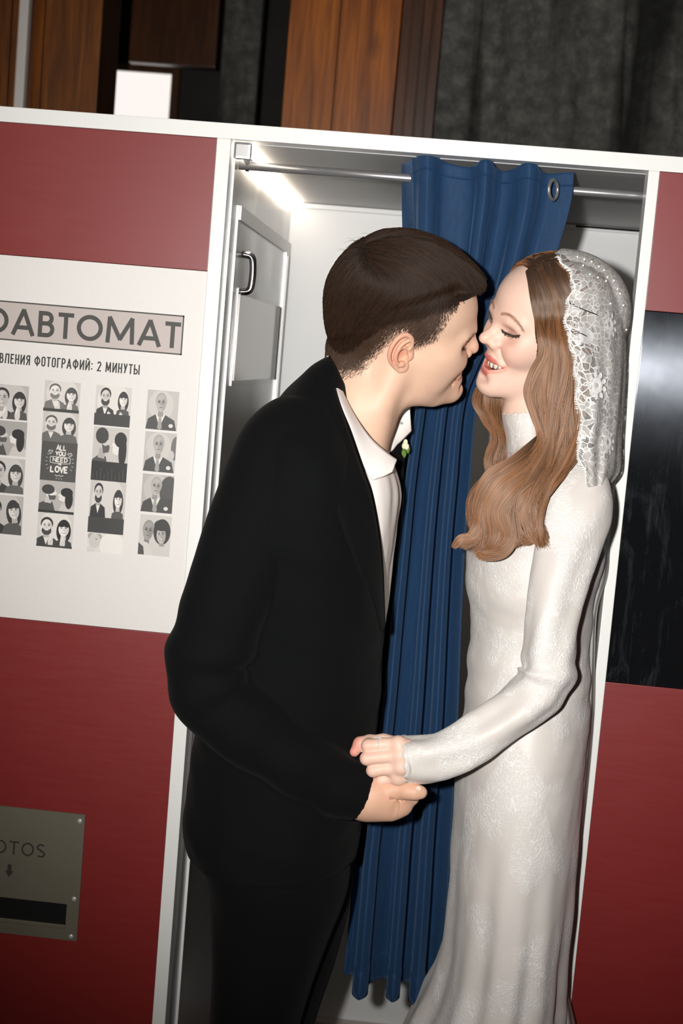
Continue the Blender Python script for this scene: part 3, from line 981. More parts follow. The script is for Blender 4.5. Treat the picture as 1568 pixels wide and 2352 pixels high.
# stray hairs at the crown
a0 = np.array([-.078, -.02, .112])
q = a0 + rg.normal(size=(60, 3)) * np.array([.014, .02, .004])
for _ in range(4):
    q = q - fh.grad(q) * fh.sample(q)[:, None]
dq = rg.normal(size=(60, 3)) * .4 + np.array([-.5, 0, .7])
tt = np.linspace(0, 1, 8)[None, :, None]
S3 = q[:, None, :] + dq[:, None, :] * tt * rg.uniform(.006, .016, (60, 1, 1)) + np.array([-.012, 0, -.012]) * tt ** 2
strands('flyaway_hairs', m2w(S3.reshape(-1, 3)).reshape(S3.shape), .00018, .00008, M_hairm, hair_m)
# eyebrow
nb = 14
tb_ = rg.random(nb)
bx = np.stack([.084 + .010 * tb_ - .016 * (tb_ - .6) ** 2, -.046 + .030 * tb_, .0175 + .004 * np.sin(tb_ * 2.6)], -1) + rg.normal(size=(nb, 3)) * np.array([.0006, .001, .0013])
bx[:, 0] = .0895 - 7.5 * (np.abs(bx[:, 1]) - .018).clip(0) ** 2 * 1.6
for _ in range(4):
    n = _fh.grad(bx); bx = bx - n * (_fh.sample(bx))[:, None]
db = np.array([-.5, -.8, .25]) + rg.normal(size=(nb, 3)) * .2
S4 = bx[:, None, :] + db[:, None, :] * np.linspace(0, 1, 5)[None, :, None] * .006 + _fh.grad(bx)[:, None, :] * .0008
S4 = np.concatenate([S4, S4 * np.array([1, -1, 1])])
strands('eyebrows', m2w(S4.reshape(-1, 3)).reshape(S4.shape), .00026, .0001, M_hairm, man)
nl = 46
tl = np.linspace(0, 1, nl)
lx = spline([(.071, -.046, .0045), (.0805, -.038, -.001), (.0845, -.028, -.003)], nl)
for _ in range(4):
    lx = lx - _fh.grad(lx) * _fh.sample(lx)[:, None]
S5 = lx[:, None, :] + (np.array([.8, -.35, -.45]) + rg.normal(size=(nl, 3)) * .12)[:, None, :] * np.linspace(0, 1, 5)[None, :, None] * .0065
S5 = np.concatenate([S5, S5 * np.array([1, -1, 1])])
strands('eyelashes', m2w(S5.reshape(-1, 3)).reshape(S5.shape), .0003, .0001, M_hairm, man)

# ------------------------------------------------------------------ the man: hand, body, clothes
YH = -0.245                     # depth of the joined hands
def man_hand():
    q = lambda u, v, dy=0.0: P(u, v, YH + dy)
    lo = np.minimum(q(770, 1900), q(1000, 1660)) - .03; hi = np.maximum(q(770, 1900), q(1000, 1660)) + .03
    lo[1] = YH - .06; hi[1] = YH + .08
    f = Field(lo, hi, .0011)
    f.chain([q(792, 1832, .006), q(824, 1832, .006), q(850, 1830, .002)], [.0245, .0260, .027], .01, .01)            # wrist
    f.chain([q(838, 1800, .004), q(880, 1808, 0), q(905, 1813, -.003)], [.0150, .0135, .0122], .02)                # thumb ball
    f.chain([q(846, 1835, .004), q(885, 1843, .002), q(905, 1848, .004)], [.0240, .0195, .0165], .02)                # back of the hand
    f.chain([q(850, 1855, .008), q(895, 1862, .006), q(920, 1852, .008)], [.0150, .0130, .0118], .016)
    f.chain([q(905, 1812, -.006), q(935, 1817, -.012), q(952, 1819, -.014), q(966, 1820, -.013)], [.0125, .0108, .0102, .0090], .008, .006)   # thumb
    f.chain([q(900, 1850, .006), q(926, 1848, .012), q(944, 1832, .022), q(940, 1800, .034), q(920, 1770, .040)], [.0135, .0118, .0098, .0090, .0082], .007, .006)  # index
    f.chain([q(870, 1845, .014), q(905, 1845, .026), q(925, 1815, .040), q(915, 1775, .048)], [.014, .0115, .0098, .0085], .006, .006)
    f.chain([q(860, 1835, .020), q(890, 1830, .036), q(905, 1795, .048), q(895, 1760, .052)], [.014, .0112, .0095, .0082], .006, .006)
    f.chain([q(850, 1825, .022), q(872, 1812, .040), q(885, 1780, .052), q(880, 1755, .054)], [.012, .0098, .0085, .0075], .006, .006)
    # creases where the thumb leaves the hand
    f.chain([q(897, 1833, -.017), q(908, 1831, -.013), q(925, 1836, -.008)], [.0010, .0022, .0012], .005, sub=True)
    f.chain([q(909, 1830, -.014), q(917, 1842, -.010)], [.0010, .0008], .003, sub=True)
    return f
f = man_hand()
Vq, Fq = f.mesh(); Vq = smooth_mesh(Vq, Fq, 2, .5)
cq = np.tile(col(224, 178, 150), (len(Vq), 1))
tip = P(962, 1820, YH - .013)
w = np.exp(-((Vq - P(905, 1828, YH - .01)) ** 2).sum(1) / (2 * .016 ** 2))[:, None] * .35
cq = cq * (1 - w) + col(206, 146, 116) * w
man_parts.append((Vq, Fq, cq))
# thumb nail
M_nail = simple('nail', rgb(236, 200, 182), 0.25)
nt = P(961, 1813, YH - .0215)
bm = bmesh.new()
bmesh.ops.create_uvsphere(bm, u_segments=16, v_segments=10, radius=1.0)
for v_ in bm.verts:
    v_.co = Vector(nt) + Vector((v_.co.x * .0050, v_.co.y * .0022, v_.co.z * .0048))
me = bpy.data.meshes.new('thumb_nail'); bm.to_mesh(me); bm.free(); me.materials.append(M_nail)
o_ = bpy.data.objects.new('thumb_nail', me); scene.collection.objects.link(o_); attach(o_, man)

def limb_body(chains, lo, hi, h=.009):
    f = Field(lo, hi, h)
    for pts, rad, k in chains:
        f.chain(pts, rad, k, .03)
    V, F = f.mesh()
    return smooth_mesh(V, F, 2, .5), F
ankY = -.10
chains = [([P(790, 1130, -.12), P(720, 1240, -.12), P(660, 1450, -.11), P(640, 1780, -.11), P(640, 1880, -.11)], [.04, .085, .09, .085, .09], .05),
          ([P(690, 1080, -.19), P(590, 1190, -.265), P(535, 1340, -.285), P(490, 1470, -.29), P(478, 1545, -.29), P(500, 1608, -.285), P(580, 1680, -.28), P(690, 1750, -.268), P(775, 1800, -.255), P(815, 1825, YH)], [.04, .04, .038, .036, .035, .035, .033, .030, .026, .024], .02),
          ([P(780, 1120, -.04), P(740, 1300, -.02), P(700, 1500, -.02), P(760, 1650, -.05)], [.04, .036, .03, .025], .03),
          ([P(610, 1880, -.16), P(620, 2060, -.165), P(610, 2200, -.17), P(585, 2352, -.17), (-.205, -.17, .48), (-.217, -.165, .25), (-.217, -.16, .09)], [.085, .07, .06, .05, .045, .04, .034], .03),
          ([P(650, 1880, -.06), P(660, 2060, -.045), P(640, 2200, -.035), P(615, 2352, -.03), (-.196, -.026, .46), (-.207, -.02, .25), (-.207, -.015, .09)], [.085, .07, .06, .05, .045, .04, .034], .03)]
Vb, Fb = limb_body(chains, (-.62, -.40, .04), (.08, .14, 1.66))
man_parts.append((Vb, Fb, np.tile(col(226, 182, 152), (len(Vb), 1))))

def finish_body(parts, parent):
    Vs, Fs, Cs, off = [], [], [], 0
    for v, f, c in parts:
        Vs.append(v); Fs.append(f + off); Cs.append(c); off += len(v)
    return mesh_obj('body', np.vstack(Vs), np.vstack(Fs), M_skin, parent, smooth=True, colors=np.vstack(Cs))
finish_body(man_parts, man)

def suit_mat():
    t = NT('black_wool')
    v = t.coord()
    w = t.noise(v, 1600.0, 2.0)
    b = t.bsdf(Base_Color=rgb(7, 8, 9), Roughness=0.9, Normal=t.bump(w, 0.15, 0.001))
    t.set(b, 'Specular IOR Level', 0.15)
    t.set(b, 'Sheen Weight', 0.015)
    return t.done(b)
M_suit = suit_mat()
M_shirt = simple('white_shirt_cotton', rgb(240, 232, 226), 0.75, bump=0.05, bscale=1500)
M_button = simple('shirt_button', rgb(225, 218, 210), 0.3)

# jacket: torso and near sleeve grown together as one garment
def sdf_jacket():
    f = Field((-.62, -.44, .78), (.05, .17, 1.70), .0055)
    # rings of the torso as stacked ellipses, expressed through flattened segments
    return f
TR = [(760, 818, 806, 905, -.125, .055), (712, 846, 828, 985, -.125, .105), (655, 900, 846, 1045, -.125, .155), (606, 966, 858, 1105, -.125, .19), (560, 1045, 868, 1165, -.12, .205),
      (522, 1150, 876, 1240, -.12, .205), (500, 1260, 880, 1320, -.115, .195), (484, 1400, 882, 1430, -.11, .185), (472, 1540, 876, 1560, -.11, .18),
      (452, 1690, 864, 1700, -.11, .18), (436, 1790, 852, 1800, -.11, .185), (428, 1868, 832, 1880, -.11, .19), (440, 1925, 822, 1950, -.11, .188)]
VT = loft(TR, 110, 120, 2.25)
NTm = grid_normals(VT)
d_ = .004 * vnoise(VT * np.array([1, 1, .6]), 26, 5) + .003 * vnoise(VT, 55, 9, 2)
VT = VT + NTm * d_[..., None]
def ring_tube(path_px, radii, n=70, seg=48, flat=1.0):
    path = spline([np.append(P(*p), r) for p, r in zip(path_px, radii)], n)
    c, r = path[:, :3], path[:, 3]
    T, N, B = frames(c)
    a = np.linspace(0, 2 * np.pi, seg, endpoint=False)
    return c[:, None, :] + r[:, None, None] * (np.cos(a)[None, :, None] * N[:, None, :] + np.sin(a)[None, :, None] * B[:, None, :])
SL = ring_tube([(700, 985, -.20), (650, 1050, -.235), (590, 1190, -.265), (535, 1340, -.285), (490, 1470, -.29), (474, 1545, -.29), (500, 1612, -.285), (580, 1680, -.28), (690, 1752, -.268), (770, 1800, -.255), (832, 1825, -.247)],
               [.060, .068, .066, .062, .058, .056, .055, .052, .048, .044, .0385], 110, 72)
NS_ = grid_normals(SL)
ts = np.linspace(0, 1, 110)[:, None]; aa = np.linspace(0, 2 * np.pi, 72, endpoint=False)[None, :]
el = np.exp(-((ts - .5) / .09) ** 2)
d_ = .0042 * el * np.sin(58 * ts + 1.2 * np.cos(aa)) + .003 * np.exp(-((ts - .8) / .12) ** 2) * np.sin(46 * ts + 2 * np.sin(aa)) + .0028 * vnoise(SL, 30, 4)
d_ *= np.clip((1 - ts) / .05, 0, 1)
SL = SL + NS_ * d_[..., None]
jk = thing  # noqa
jV, jF = join_geo([capped(VT), capped(SL)])
jacket = mesh_obj('jacket', jV, jF, M_suit, man, smooth=True)
rm = jacket.modifiers.new('weld', 'REMESH'); rm.mode = 'VOXEL'; rm.voxel_size = 0.0045
sm = jacket.modifiers.new('soften', 'SMOOTH'); sm.iterations = 3; sm.factor = .5
jacket['label'] = 'black suit jacket'

def sheet(name, top, bot, mat, parent, rows=10, n=80, thick=.0016, bulge=0.0, mid=None):
    """cloth strip between two edges given as (u, v, Y)"""
    A = spline([P(*p) for p in top], n); B = spline([P(*p) for p in bot], n)
    V = []
    for i in range(rows):
        t_ = i / (rows - 1)
        V.append(A * (1 - t_) + B * t_ + np.array([0, -bulge, 0]) * math.sin(math.pi * t_))
    o = mesh_obj(name, np.array(V).reshape(-1, 3), grid_faces(rows, n), mat, parent, smooth=True)
    m_ = o.modifiers.new('thick', 'SOLIDIFY'); m_.thickness = thick; m_.offset = 0
    return o
# lapel: folded edge of the jacket front
lap = sheet('lapel', [(756, 818, -.150), (772, 900, -.205), (800, 985, -.235), (832, 1075, -.245), (852, 1130, -.250), (868, 1210, -.245), (878, 1300, -.235), (883, 1440, -.215)],
            [(735, 838, -.160), (735, 915, -.225), (742, 1010, -.268), (758, 1100, -.296), (775, 1180, -.300), (815, 1290, -.290), (850, 1370, -.266), (874, 1450, -.235)], M_suit, jacket, 8, 90, .003, .006)
# breast buttons of the cuff
for k_ in range(3):
    p = P(800 + 9 * k_, 1846 - 4 * k_ + 18, YH - .030)

# shirt front with drawn folds
SH = [(815, 985, 876, 1010, -.12, .05), (800, 1050, 905, 1070, -.125, .085), (805, 1130, 918, 1130, -.125, .105), (812, 1220, 908, 1220, -.125, .105), (822, 1320, 897, 1320, -.115, .085), (822, 1430, 887, 1430, -.10, .07), (800, 1600, 850, 1600, -.09, .05)]
VS = loft(SH, 80, 160, 2.1)
NN = grid_normals(VS)
tz = np.linspace(0, 1, 80)[:, None]; aa = np.linspace(0, 2 * np.pi, 160, endpoint=False)[None, :]
d_ = .0026 * np.sin(aa * 13 + 4.2 * tz + 1.6 * np.sin(5 * tz + aa)) * np.clip(tz * 6 - .8, 0, 1) * (.6 + .6 * np.sin(aa * 3 + tz * 5)) + .0025 * vnoise(VS * np.array([1, 1, .5]), 46, 2)
VS = VS + NN * d_[..., None]
sv, sf = capped(VS)
shirt = mesh_obj('shirt', sv, sf, M_shirt, man, smooth=True)
shirt['label'] = 'open-necked white shirt'
# far jacket front seen past the shirt
sheet('far_lapel', [(896, 1040, -.045), (916, 1020, -.035), (926, 1010, -.03), (930, 1005, -.02)], [(905, 1090, -.04), (918, 1150, -.02), (918, 1200, -.01), (916, 1230, 0.0)], M_suit, jacket, 8, 20, .003)
# collar, running from the near wing round the neck to the far wing
ct = [(911, 1056, -.196), (885, 1037, -.204), (848, 1002, -.207), (812, 950, -.200), (782, 890, -.183), (764, 842, -.155), (759, 815, -.125), (775, 812, -.085), (815, 850, -.055), (860, 930, -.045), (885, 990, -.060), (910, 965, -.058), (941, 936, -.055)]
cb = [(900, 1084, -.214), (872, 1097, -.226), (845, 1092, -.232), (806, 985, -.228), (772, 905, -.208), (753, 850, -.170), (751, 818, -.125), (765, 835, -.075), (800, 880, -.035), (850, 960, -.025), (888, 1035, -.060), (915, 1018, -.056), (944, 990, -.050)]
collar = sheet('collar', ct, cb, M_shirt, shirt, 12, 160, .0022, .004)
bm = bmesh.new()
bmesh.ops.create_cone(bm, cap_ends=True, segments=16, radius1=.0022, radius2=.0022, depth=.0012)
for v_ in bm.verts:
    v_.co = Vector(P(922, 972, -.0605)) + Vector((v_.co.x, v_.co.z, v_.co.y))
me = bpy.data.meshes.new('collar_button'); bm.to_mesh(me); bm.free(); me.materials.append(M_blackplastic)
o_ = bpy.data.objects.new('collar_button', me); scene.collection.objects.link(o_); attach(o_, shirt)

# trousers
def leg(rings, n=70, seg=64, seed=1):
    V = loft(rings, n, seg, 2.1)
    N = grid_normals(V)
    return V + N * (.004 * vnoise(V * np.array([1, 1, .5]), 24, seed))[..., None]
def zpx(x0, x1, z, Y):   # ring given in metres for the part below the picture
    return (x0, x1, z, Y)
def leg_rows(rows_px, rows_m, n=80, seg=64, seed=1):
    raw = []
    for r in rows_px:
        L = P(r[0], r[1], r[4]); R = P(r[2], r[3], r[4]); raw.append(np.concatenate([L, R, [r[5]]]))
    for x0, x1, z, Y, hd in rows_m:
        raw.append(np.array([x0, Y, z, x1, Y, z, hd]))
    raw = spline(raw, n)
    a = np.linspace(0, 2 * np.pi, seg, endpoint=False)
    c = (raw[:, :3] + raw[:, 3:6]) / 2; ax = (raw[:, 3:6] - raw[:, :3]) / 2
    V = c[:, None, :] + np.cos(a)[None, :, None] * ax[:, None, :] - np.sin(a)[None, :, None] * raw[:, 6][:, None, None] * np.array([0, 1, 0])
    N = grid_normals(V)
    return V + N * (.004 * vnoise(V * np.array([1, 1, .5]), 24, seed))[..., None]
near = leg_rows([(440, 1840, 800, 1850, -.14, .15), (462, 1960, 806, 1980, -.15, .14), (484, 2060, 790, 2070, -.165, .115), (490, 2180, 740, 2190, -.17, .10), (482, 2352, 690, 2352, -.17, .095)],
                [(-.270, -.140, .48, -.168, .080), (-.280, -.155, .25, -.165, .075), (-.285, -.150, .055, -.16, .078)], seed=2)
far = leg_rows([(470, 1840, 815, 1850, -.06, .14), (490, 1960, 812, 1990, -.05, .13), (520, 2070, 800, 2080, -.04, .11), (520, 2200, 768, 2205, -.035, .10), (510, 2352, 720, 2352, -.03, .095)],
               [(-.262, -.130, .46, -.026, .080), (-.270, -.145, .25, -.02, .075), (-.275, -.140, .055, -.015, .078)], seed=3)
tv, tf = join_geo([capped(near), capped(far)])
trousers = mesh_obj('trousers', tv, tf, M_suit, man, smooth=True)
trousers['label'] = 'black suit trousers'
# shoes
M_shoe = simple('black_leather', rgb(12, 12, 13), 0.25)
for sx, sy in ((-.205, -.16), (-.195, -.015)):
    f = Field((sx - .12, sy - .07, -.01), (sx + .24, sy + .07, .14), .005)
    f.chain([(sx - .06, sy, .045), (sx + .02, sy, .045), (sx + .12, sy, .032), (sx + .17, sy, .028)], [.040, .040, .034, .027], .01)
    f.chain([(sx - .03, sy, .05), (sx - .03, sy, .10)], [.040, .042], .02)
    X, Y_, Z = f.ax[0][:, None, None], f.ax[1][None, :, None], f.ax[2][None, None, :]
    f.D = np.maximum(f.D, np.broadcast_to(.001 - Z, f.D.shape).astype(np.float32))
    v_, q_ = f.mesh()
    mesh_obj('shoe', v_, q_, M_shoe, man, smooth=True)

# boutonniere on the far lapel
bt = thing('boutonniere', 'small cream and green boutonniere on the far lapel of the black jacket', 'boutonniere', tuple(P(932, 1024, -.03)))
M_leaf = simple('leaf_green', rgb(96, 132, 48), 0.5)
M_petal = simple('cream_petal', rgb(226, 222, 190), 0.6)
for k_, (u_, v_, du, dv) in enumerate(((929, 1010, -3, 26), (934, 1018, 2, 24), (926, 1030, 2, 22))):
    a = P(u_, v_, -.036); b = P(u_ + du, v_ + dv, -.034)
    L = np.linspace(0, 1, 8)[:, None]
    c = a * (1 - L) + b * L
    w = (.0035 * np.sin(np.pi * np.clip(L, .02, .98)))
    V = np.concatenate([c + w * np.array([1, .3, 0]), c - w * np.array([1, .3, 0]) + np.array([0, -.001, 0])])
    F = [(i, i + 1, 9 + i, 8 + i) for i in range(7)]
    o = mesh_obj('leaf', V, F, M_leaf, bt)
    m_ = o.modifiers.new('t', 'SOLIDIFY'); m_.thickness = .0008
for k_, (u_, v_) in enumerate(((931, 1016), (934, 1026), (928, 1024))):
    bm = bmesh.new(); bmesh.ops.create_uvsphere(bm, u_segments=10, v_segments=8, radius=1)
    for q_ in bm.verts:
        q_.co = Vector(P(u_, v_, -.041)) + Vector((q_.co.x * .0035, q_.co.y * .0022, q_.co.z * .0050))
    me = bpy.data.meshes.new('petal'); bm.to_mesh(me); bm.free(); me.materials.append(M_petal)
    o = bpy.data.objects.new('petal', me); scene.collection.objects.link(o); attach(o, bt)

# ------------------------------------------------------------------ the bride: head
RB = orth((-.885, -.466, -.028), (.135, -.313, .94)); TB = np.array([.1425, -.05, 1.7125])
def b2w(p):
    return np.asarray(p) @ RB.T + TB
def w2b(p):
    return (np.asarray(p) - TB) @ RB
bride = thing('person', 'bride in a white lace dress and lace veil smiling with closed eyes', 'person', (0.10, -0.06, 0.0))

def bride_head():
    f = Field((-.13, -.09, -.26), (.122, .09, .135), 0.0014)
    f.ell((-.012, 0, .034), (.094, .072, .082), .01)
    f.ell((.026, 0, .040), (.0605, .056, .056), .03)                        # forehead
    f.ell((.028, 0, -.028), (.050, .055, .060), .03)                        # face
    f.ell((.050, 0, -.044), (.034, .032, .038), .022)                       # muzzle
    f.ell((.050, .042, -.008), (.024, .016, .018), .022, both=True)         # cheek bone
    f.ell((.0605, .033, -.0215), (.0225, .0195, .019), .016, both=True)     # smiling cheek
    f.chain([(.010, .047, -.045), (.024, .044, -.064), (.050, .026, -.082), (.074, .010, -.0865)], [.013, .012, .011, .0115], .022, both=True)
    f.ell((.0765, 0, -.0855), (.0150, .0170, .0140), .014)                  # chin
    f.ell((.040, 0, -.070), (.045, .036, .028), .02)
    f.chain([(.074, .040, .0175), (.0815, .026, .0200), (.0825, .010, .0180)], [.007, .0065, .006], .016, both=True)    # brow
    f.ell((.0885, .031, .001), (.011, .0155, .0085), .013, sub=True, both=True)        # sockets
    f.sph((.0610, .0305, .002), .0165, .006, both=True)                     # closed eyes
        # nose
    f.chain([(.0810, 0, .012), (.0875, 0, .002), (.0960, 0, -.0085)], [.0062, .0064, .0072], .012)
    f.ell((.1010, 0, -.0155), (.0098, .0090, .0085), .008)
    f.ell((.0885, .0110, -.0210), (.0095, .0056, .0066), .006, both=True)
    f.ell((.0935, .0058, -.0300), (.0055, .0034, .0036), .003, sub=True, both=True)
    f.ell((.0795, 0, -.020), (.012, .012, .020), .012)
    f.chain([(.0835, .0175, -.0245), (.0800, .0245, -.036), (.0735, .0305, -.047)], [.0007, .0015, .0012], .007, sub=True, both=True)   # smile fold
    # mouth
    f.chain([(.0690, .0300, -.0480), (.0790, .0205, -.0470), (.0860, .0090, -.0435), (.0868, 0, -.0442), (.0860, -.0090, -.0435), (.0790, -.0205, -.0470), (.0690, -.0300, -.0480)], [.0020, .0032, .0040, .0038, .0040, .0032, .0020], .004)
    f.chain([(.0690, .0290, -.0510), (.0775, .0190, -.0600), (.0835, .0080, -.0652), (.0842, 0, -.0660), (.0835, -.0080, -.0652), (.0775, -.0190, -.0600), (.0690, -.0290, -.0510)], [.0020, .0036, .0048, .0050, .0048, .0036, .0020], .004)
    for dx in (.003, -.004, -.010, -.016):
        f.chain([(.0715 + dx, .0275, -.0498), (.0815 + dx, .0165, -.0532), (.0885 + dx, .0060, -.0560), (.0885 + dx, -.0060, -.0560), (.0815 + dx, -.0165, -.0532), (.0715 + dx, -.0275, -.0498)], [.0008, .0040, .0052, .0052, .0040, .0008], .0015, sub=True)
    f.ell((.0915, 0, -.0765), (.006, .012, .004), .012, sub=True)
    # neck
    f.chain([w2b(P(1232, 850, -.035)), w2b(P(1222, 950, -.04)), w2b(P(1226, 1040, -.045))], [.041, .0400, .041], .014, .02)
    return f
_fb = bride_head()
Vf_, Ff_ = _fb.mesh(); Vf_ = smooth_mesh(Vf_, Ff_, 2, .5)
def face_hit(u, v):
    """canonical point of the face seen at a photo pixel"""
    Ys = np.linspace(-.25, .05, 700)
    q_ = w2b(np.array([P(u, v, y) for y in Ys]))
    d_ = _fb.sample(q_)
    return q_[int(np.argmax(d_ < 0))]
LASH = [face_hit(*p_) for p_ in ((1152, 757), (1160, 763), (1170, 768), (1181, 771), (1193, 770))]
BROW = [face_hit(*p_) for p_ in ((1152, 721), (1166, 722), (1180, 732), (1191, 744), (1200, 758))]
def near_curve(V, pts, n=50):
    c = spline(pts, n)
    out = np.full(len(V), 1.0)
    lo, hi = c.min(0) - .03, c.max(0) + .03
    k = ((V > lo) & (V < hi)).all(1)
    out[k] = np.min(np.linalg.norm(V[k][:, None, :] - c[None], axis=2), 1)
    return out
def bride_colors(V):
    c = np.tile(col(235, 199, 180), (len(V), 1))
    def blend(w, t):
        nonlocal c
        w = np.clip(w, 0, 1)[:, None]
        c = c * (1 - w) + t * w
    g = lambda p, r: np.exp(-((V - np.array(p)) ** 2).sum(1) / (2 * r * r))
    for s_ in (-1, 1):
        blend(.38 * g((.074, .038 * s_, -.018), .018), col(234, 168, 150))
        blend(.75 * g((.077, .031 * s_, .006), .0075), col(196, 148, 134))
        d = near_curve(V, [p_ * np.array([1, s_, 1]) for p_ in BROW])
        blend(np.clip((.0034 - d) / .0024, 0, 1) * .72, col(150, 102, 74))
        d = near_curve(V, [p_ * np.array([1, s_, 1]) for p_ in LASH])
        blend(np.clip((.0022 - d) / .0015, 0, 1) * .85, col(62, 40, 34))
    blend(.25 * g((.110, 0, -.016), .008), col(230, 168, 148))
    up = near_curve(V, [(.0690, .0300, -.0480), (.0790, .0205, -.0470), (.0860, .0090, -.0435), (.0868, 0, -.0442), (.0860, -.0090, -.0435), (.0790, -.0205, -.0470), (.0690, -.0300, -.0480)], 80)
    dn = near_curve(V, [(.0690, .0290, -.0510), (.0775, .0190, -.0600), (.0835, .0080, -.0652), (.0842, 0, -.0660), (.0835, -.0080, -.0652), (.0775, -.0190, -.0600), (.0690, -.0290, -.0510)], 80)
    blend(np.clip((.0058 - .0018 * np.abs(V[:, 1]) / .029 - up) / .0011, 0, 1) * .92, col(206, 108, 98))
    blend(np.clip((.0076 - .0024 * np.abs(V[:, 1]) / .029 - dn) / .0011, 0, 1) * .92, col(216, 112, 100))
    inn = (np.abs(V[:, 1]) < .028) & (V[:, 2] < -.046) & (V[:, 2] > -.0625) & (V[:, 0] < .0800 - .010 * (np.abs(V[:, 1]) / .02) ** 2) & (V[:, 0] > .05)
    blend(inn * .95, col(110, 44, 40))
    return c
bride_parts = [(b2w(Vf_), Ff_, bride_colors(Vf_))]
# teeth
M_tooth = simple('tooth_enamel', rgb(240, 232, 216), 0.2)
tg = []
for k_, (y_, w_, h_) in enumerate(((-.0041, .0041, .0116), (.0041, .0041, .0116), (-.0113, .0034, .0108), (.0113, .0034, .0108), (-.0175, .0031, .0104), (.0175, .0031, .0104), (-.0226, .0025, .0082), (.0226, .0025, .0082), (-.0262, .0016, .0058), (.0262, .0016, .0058))):
    x_ = .0828 - 24.0 * y_ * y_
    sl = math.atan2(-52 * y_, 1.0)
    bm = bmesh.new(); bmesh.ops.create_cube(bm, size=1.0)
    bmesh.ops.bevel(bm, geom=list(bm.edges), offset=.13, segments=3, affect='EDGES')
    zt = -.0462
    vv = []
    for q_ in bm.verts:
        a_, b_, c_ = q_.co
        wy = w_ * 2.14 * (1 + .08 * c_)
        lx, ly = a_ * .0045, b_ * wy
        vv.append((x_ + lx * math.cos(sl) - ly * math.sin(sl) * -1 * 0 + ly * math.tan(sl) * .8, y_ + ly * 1.0, zt - h_ / 2 + c_ * h_))
    bm.faces.ensure_lookup_table()
    tg.append((vv, [[q2.index for q2 in fc.verts] for fc in bm.faces])); bm.free()
tv, tf = join_geo(tg)
mesh_obj('teeth', b2w(tv), tf, M_tooth, bride, smooth=True)

# eyelashes and brows as hairs
M_lashline = simple('lash_line', rgb(48, 32, 28), .6)
M_lash = hair_mat('dark_lash', col(26, 18, 14), .3)
M_hairb = hair_mat('chestnut_hair', col(136, 90, 53), .2, .5, .16, .42)  # dark roots, with the crown's fall-off of flash light put into their colour
rg = np.random.default_rng(11)
acc = []
for s_ in (-1, 1):
    nl = 60
    lx = spline([p_ * np.array([1, s_, 1]) for p_ in LASH], nl)
    n = _fb.grad(lx)
    d = n * .75 + np.array([0, .30 * s_, -.85]) + rg.normal(size=(nl, 3)) * .10
    t_ = np.linspace(0, 1, 6)[None, :, None]
    acc.append(lx[:, None, :] + d[:, None, :] * t_ * rg.uniform(.0045, .0065, (nl, 1, 1)) + np.array([.0, 0, .0028]) * t_ ** 2)
    tube('lash_line', b2w(lx + n * .0003), .0006, M_lashline, bride, 6)
S = np.concatenate(acc)
strands('eyelashes', b2w(S.reshape(-1, 3)).reshape(S.shape), .00034, .0001, M_lash, bride)
acc = []
M_brow = hair_mat('brown_brow', col(150, 102, 72), .35)
for s_ in (-1, 1):
    nb = 70
    t0 = rg.random(nb)
    c_ = spline([p_ * np.array([1, s_, 1]) for p_ in BROW], 100)
    bx = c_[(t0 * 99).astype(int)] + rg.normal(size=(nb, 3)) * np.array([0, .0006, .0011]) * (1.2 - .7 * t0[:, None])
    for _ in range(4):
        bx = bx - _fb.grad(bx) * _fb.sample(bx)[:, None]
    d = np.array([-.35, .8 * s_, .15]) + np.stack([0 * t0, 0 * t0, .8 * (.35 - t0)], -1) + rg.normal(size=(nb, 3)) * .15
    acc.append(bx[:, None, :] + d[:, None, :] * np.linspace(0, 1, 5)[None, :, None] * .0055 + _fb.grad(bx)[:, None, :] * .0006)
S = np.concatenate(acc)
strands('eyebrows', b2w(S.reshape(-1, 3)).reshape(S.shape), .00013, .00007, M_brow, bride)

# ------------------------------------------------------------------ the bride: hair
def bride_cap():
    f = Field((-.150, -.115, -.12), (.100, .115, .15), 0.002)
    f.ell((-.016, 0, .030), (.100, .084, .089), .01, m=.05)
    f.ell((.018, .0, .052), (.058, .066, .058), .02, m=.05)
    f.ell((.000, .055, -.03), (.058, .034, .075), .03, m=.05, both=True)
    # parting
    f.chain([(.075, .002, .096), (.045, .003, .118), (.010, .004, .128)], [.0016, .0022, .0016], .006, sub=True)
    X, Z = np.meshgrid(f.ax[0], f.ax[2], indexing='ij')
    Yg = f.ax[1]
    f.D0 = f.D.copy()
    poly = [(.0700, .150), (.0700, .0920), (.0640, .0860), (.0600, .0700), (.0580, .0500), (.0560, .0200), (.0500, -.010), (.0420, -.045), (.036, -.2), (-.3, -.2), (-.3, .15)]
    s_ = poly_sd(X, Z, poly).astype(np.float32)
    cut = np.repeat((-s_ * .8)[:, None, :], len(Yg), 1)
    f.D = -smin(-f.D, -cut, .008)
    return f
fc = bride_cap()
Vc, Fc = fc.mesh(); Vc = smooth_mesh(Vc, Fc, 2, .5)
M_hairb_base = simple('chestnut_hair_mass', rgb(66, 41, 24), 0.6)
hair_b = mesh_obj('hair', b2w(Vc), Fc, M_hairb_base, bride, smooth=True)
hair_b['label'] = 'long wavy chestnut hair parted in the middle'

